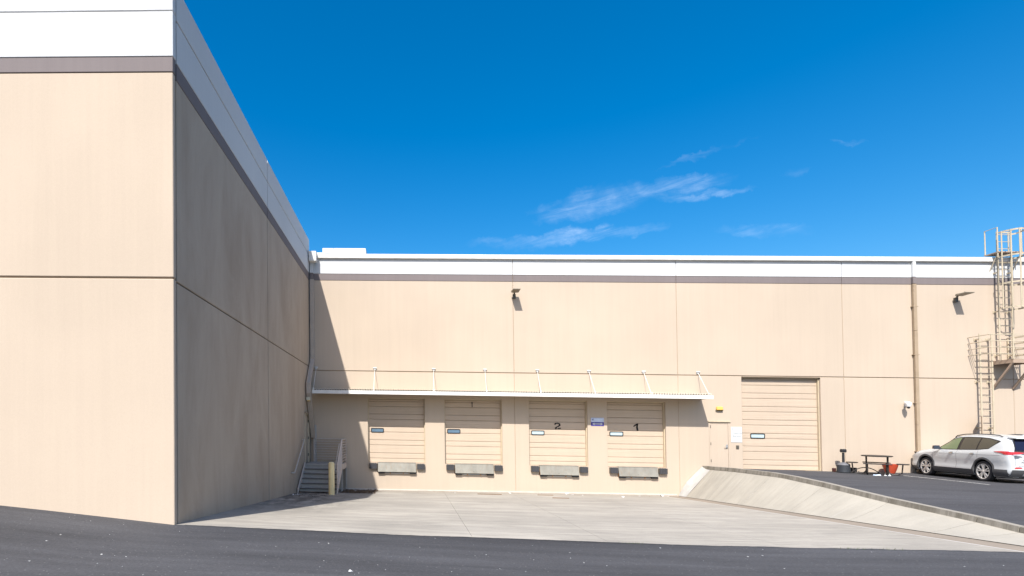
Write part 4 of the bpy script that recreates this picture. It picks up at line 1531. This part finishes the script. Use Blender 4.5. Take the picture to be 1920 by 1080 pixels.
strip_patch('rear_window_surround', -.69, .69, 1.10, 1.50, .004, M_trim, taper=.13)
strip_patch('rear_window_glass', -.655, .655, 1.13, 1.475, .008, M_glassb, taper=.12)
mb = MB()
mb.hexa([L(4.50, -.60, 1.52), L(4.50, .60, 1.52), L(4.22, .62, 1.54), L(4.22, -.62, 1.54)], [L(4.48, -.58, 1.555), L(4.48, .58, 1.555), L(4.15, .60, 1.615), L(4.15, -.60, 1.615)])
cpart('spoiler', mb, M_car, bevel=.012)
strip_patch('rear_bumper', -.80, .80, .22, .47, .012, M_clad)
strip_patch('skid_plate', -.45, .45, .27, .36, .022, M_skid)
strip_patch('tailgate_trim', -.40, .40, .93, .955, .02, M_chrome, rows=2)
for sgn in (-1, 1):
    rear_patch('tail_light', [(sgn * a, z) for a, z in ((.40, 1.035), (.60, 1.0), (.76, .985), (.76, 1.075), (.60, 1.078), (.46, 1.06))], .02, M_tail)
    rear_patch('reversing_lens', [(sgn * a, z) for a, z in ((.50, .99), (.76, .945), (.76, .982), (.52, 1.01))], .021, M_taild)
    rear_patch('reflector', [(sgn * a, z) for a, z in ((.50, .52), (.74, .51), (.70, .565), (.56, .565))], .008, M_tail)
    rear_patch('tailgate_seam', [(sgn * a, z) for a, z in ((.700, .60), (.706, .60), (.706, .92), (.700, .92))], .003, M_trim, d=.002)
ltop = lambda u: interp(u, [(4.02, 1.075), (4.3, 1.095), (4.56, 1.09)])
lbot = lambda u: interp(u, [(4.02, 1.068), (4.3, 1.03), (4.40, .985), (4.56, .965)])
side_patch('tail_light', frange(4.02, 4.50, 10), ltop, lbot, .012, M_tail)
# wrap between side and rear
for sgn in (-1, 1):
    mb = MB()
    for k in range(5):
        z = .975 + .105 * k / 4
        for (u, v) in ((4.49, hw(4.49, z) + .012), (interp(z, YRr) - .005, hw(interp(z, YRr) - .01, z) + .014), (interp(z, YRr) + .02, .755)):
            mb.v.append(L(u, sgn * v, z))
    for k in range(4):
        for i in range(2):
            a = k * 3 + i
            mb.f.append((a, a + 1, a + 4, a + 3))
    cpart('tail_light', mb, M_tail, smooth=True)
rear_patch('licence_plate', [(-.16, .78), (.16, .78), (.16, .92), (-.16, .92)], .012, M_ink)
cu = bpy.data.curves.new('badge', 'FONT'); cu.body = 'XLE'; cu.size = .085; cu.extrude = .003; cu.align_x = 'CENTER'
to = bpy.data.objects.new('badge', cu); COL.objects.link(to)
me = bpy.data.meshes.new_from_object(to.evaluated_get(bpy.context.evaluated_depsgraph_get())); bpy.data.objects.remove(to)
me.materials.clear(); me.materials.append(M_trim)
to = bpy.data.objects.new('badge', me); COL.objects.link(to); to.parent = car
to.rotation_euler = (R(90), 0, 0); to.location = L(4.606, -.48, .70)
mb = MB(); mb.tube([L(4.49, .02, 1.16), L(4.475, -.28, 1.185), L(4.462, -.42, 1.20)], .009, 6); mb.tube([L(4.50, .02, 1.15), L(4.53, .02, 1.15)], .025, 8)
cpart('rear_wiper', mb, M_trim)
# windscreen and front bits
mb = MB(); n = 6
for k in range(n + 1):
    s_ = (1.30 + (2.02 - 1.30) * k / n) / 4.6
    T = interp(s_ * 4.6, T_)
    for v in (-.56, -.3, 0, .3, .56): mb.v.append(L(s_ * 4.6 + .03, v * (1.0 - .05 * k / n), T + .008 - .03 * abs(v)))
for k in range(n):
    for i in range(4):
        a = k * 5 + i; mb.f.append((a, a + 1, a + 6, a + 5))
cpart('windscreen', mb, M_glassb, smooth=True)
side_patch('head_light', frange(.16, .50, 6), lambda u: interp(u, [(.16, .86), (.5, .93)]), lambda u: interp(u, [(.16, .77), (.5, .92)]), .010, M_taild)
for sgn in (-1, 1):
    mb = MB()
    c = L(1.60, sgn * 1.01, 1.13)
    mb.hexa([(c[0] - .10, c[1] - .07, c[2] - .07), (c[0] + .10, c[1] - .07, c[2] - .07), (c[0] + .08, c[1] + .08, c[2] - .06), (c[0] - .08, c[1] + .08, c[2] - .06)],
            [(c[0] - .10, c[1] - .07, c[2] + .08), (c[0] + .10, c[1] - .07, c[2] + .08), (c[0] + .07, c[1] + .07, c[2] + .07), (c[0] - .07, c[1] + .07, c[2] + .07)])
    mb.box(c[0] - sgn * .02, c[0] - sgn * .18, c[1] - .03, c[1] + .03, c[2] - .06, c[2] - .02)
    cpart('wing_mirror', mb, mat('mirror_dark', (.04, .05, .07), .2, build=carpaint), bevel=.025)
    mb = MB()
    P = [L(u, sgn * (.60 if 1.95 < u < 3.95 else .59), z) for u, z in ((1.95, 1.53), (2.06, 1.60), (2.4, 1.65), (2.9, 1.668), (3.5, 1.655), (3.85, 1.625), (3.97, 1.575))]
    mb.tube(P, .018, 8)
    cpart('roof_rail', mb, M_clad, smooth=True)
    for u in (2.22, 3.15):
        w = hw(u, .955)
        mb = MB(); q = L(u, sgn * (w + .022), .955)
        mb.tube([(q[0], q[1] - .09, q[2]), (q[0] + sgn * .012, q[1], q[2] + .004), (q[0], q[1] + .09, q[2])], .016, 8)
        h_ = cpart('door_handle', mb, M_chrome, smooth=True)
        mb = MB(); e = L(u, sgn * (w + .004), .955)
        mb.box(e[0] - .003, e[0] + .003, e[1] - .07, e[1] + .07, e[2] - .03, e[2] + .03)
        cpart('handle_recess', mb, M_clad, h_, bevel=.002)
# shark fin
mb = MB(); mb.hexa([L(4.0, -.03, 1.59), L(4.0, .03, 1.59), L(3.8, .02, 1.61), L(3.8, -.02, 1.61)], [L(4.0, -.006, 1.67), L(4.0, .006, 1.67), L(3.9, .004, 1.64), L(3.9, -.004, 1.64)])
cpart('antenna_fin', mb, M_car)


def lathe_x(mb, cx, cy, cz, prof, n=36):
    base = len(mb.v)
    for r_, x in prof:
        for k in range(n):
            t = 2 * math.pi * k / n
            mb.v.append((cx + x, cy + r_ * math.cos(t), cz + r_ * math.sin(t)))
    for i in range(len(prof) - 1):
        for k in range(n):
            a, c = base + i * n + k, base + i * n + (k + 1) % n
            mb.f.append((a, c, c + n, a + n))


for u0 in (.93, 3.59):
    for sgn in (-1, 1):
        cx_, cy2, cz_ = sgn * .80, 2.26 - u0, .355
        mb = MB()
        lathe_x(mb, cx_, cy2, cz_, [(.262, sgn * .095), (.28, sgn * .106), (.325, sgn * .105), (.350, sgn * .085), (.356, sgn * .05), (.356, -sgn * .06), (.345, -sgn * .09), (.27, -sgn * .1), (.245, -sgn * .08)])
        tyre = cpart('wheel', mb, M_tyre, smooth=True)
        mb = MB(); lathe_x(mb, cx_, cy2, cz_, [(.0, sgn * .03), (.23, sgn * .03), (.235, sgn * .06)])
        cpart('brake_disc', mb, M_well, tyre, smooth=True)
        mb = MB(); lathe_x(mb, cx_, cy2, cz_, [(.236, sgn * .055), (.242, sgn * .10), (.264, sgn * .108), (.266, sgn * .09), (.254, sgn * .03)])
        cpart('rim', mb, M_rim, tyre, smooth=True)
        mb = MB(); lathe_x(mb, cx_, cy2, cz_, [(.0, sgn * .105), (.03, sgn * .105), (.055, sgn * .095), (.06, sgn * .06)], 20)
        for k in range(5):
            for da in (-.20, .20):
                t = 2 * math.pi * k / 5 + .3 + da * .55
                t2 = 2 * math.pi * k / 5 + .3 + da
                w0, w1 = .020, .017
                def pt_(r_, tt, w, x):
                    return (cx_ + sgn * x, cy2 + r_ * math.cos(tt) - w * math.sin(tt), cz_ + r_ * math.sin(tt) + w * math.cos(tt))
                a_ = [pt_(.045, t, -w0, .098), pt_(.045, t, w0, .098), pt_(.246, t2, w1, .104), pt_(.246, t2, -w1, .104)]
                c_ = [pt_(.045, t, -w0, .060), pt_(.045, t, w0, .060), pt_(.246, t2, w1, .060), pt_(.246, t2, -w1, .060)]
                mb.hexa(c_, a_)
        cpart('spokes', mb, M_rim, tyre)
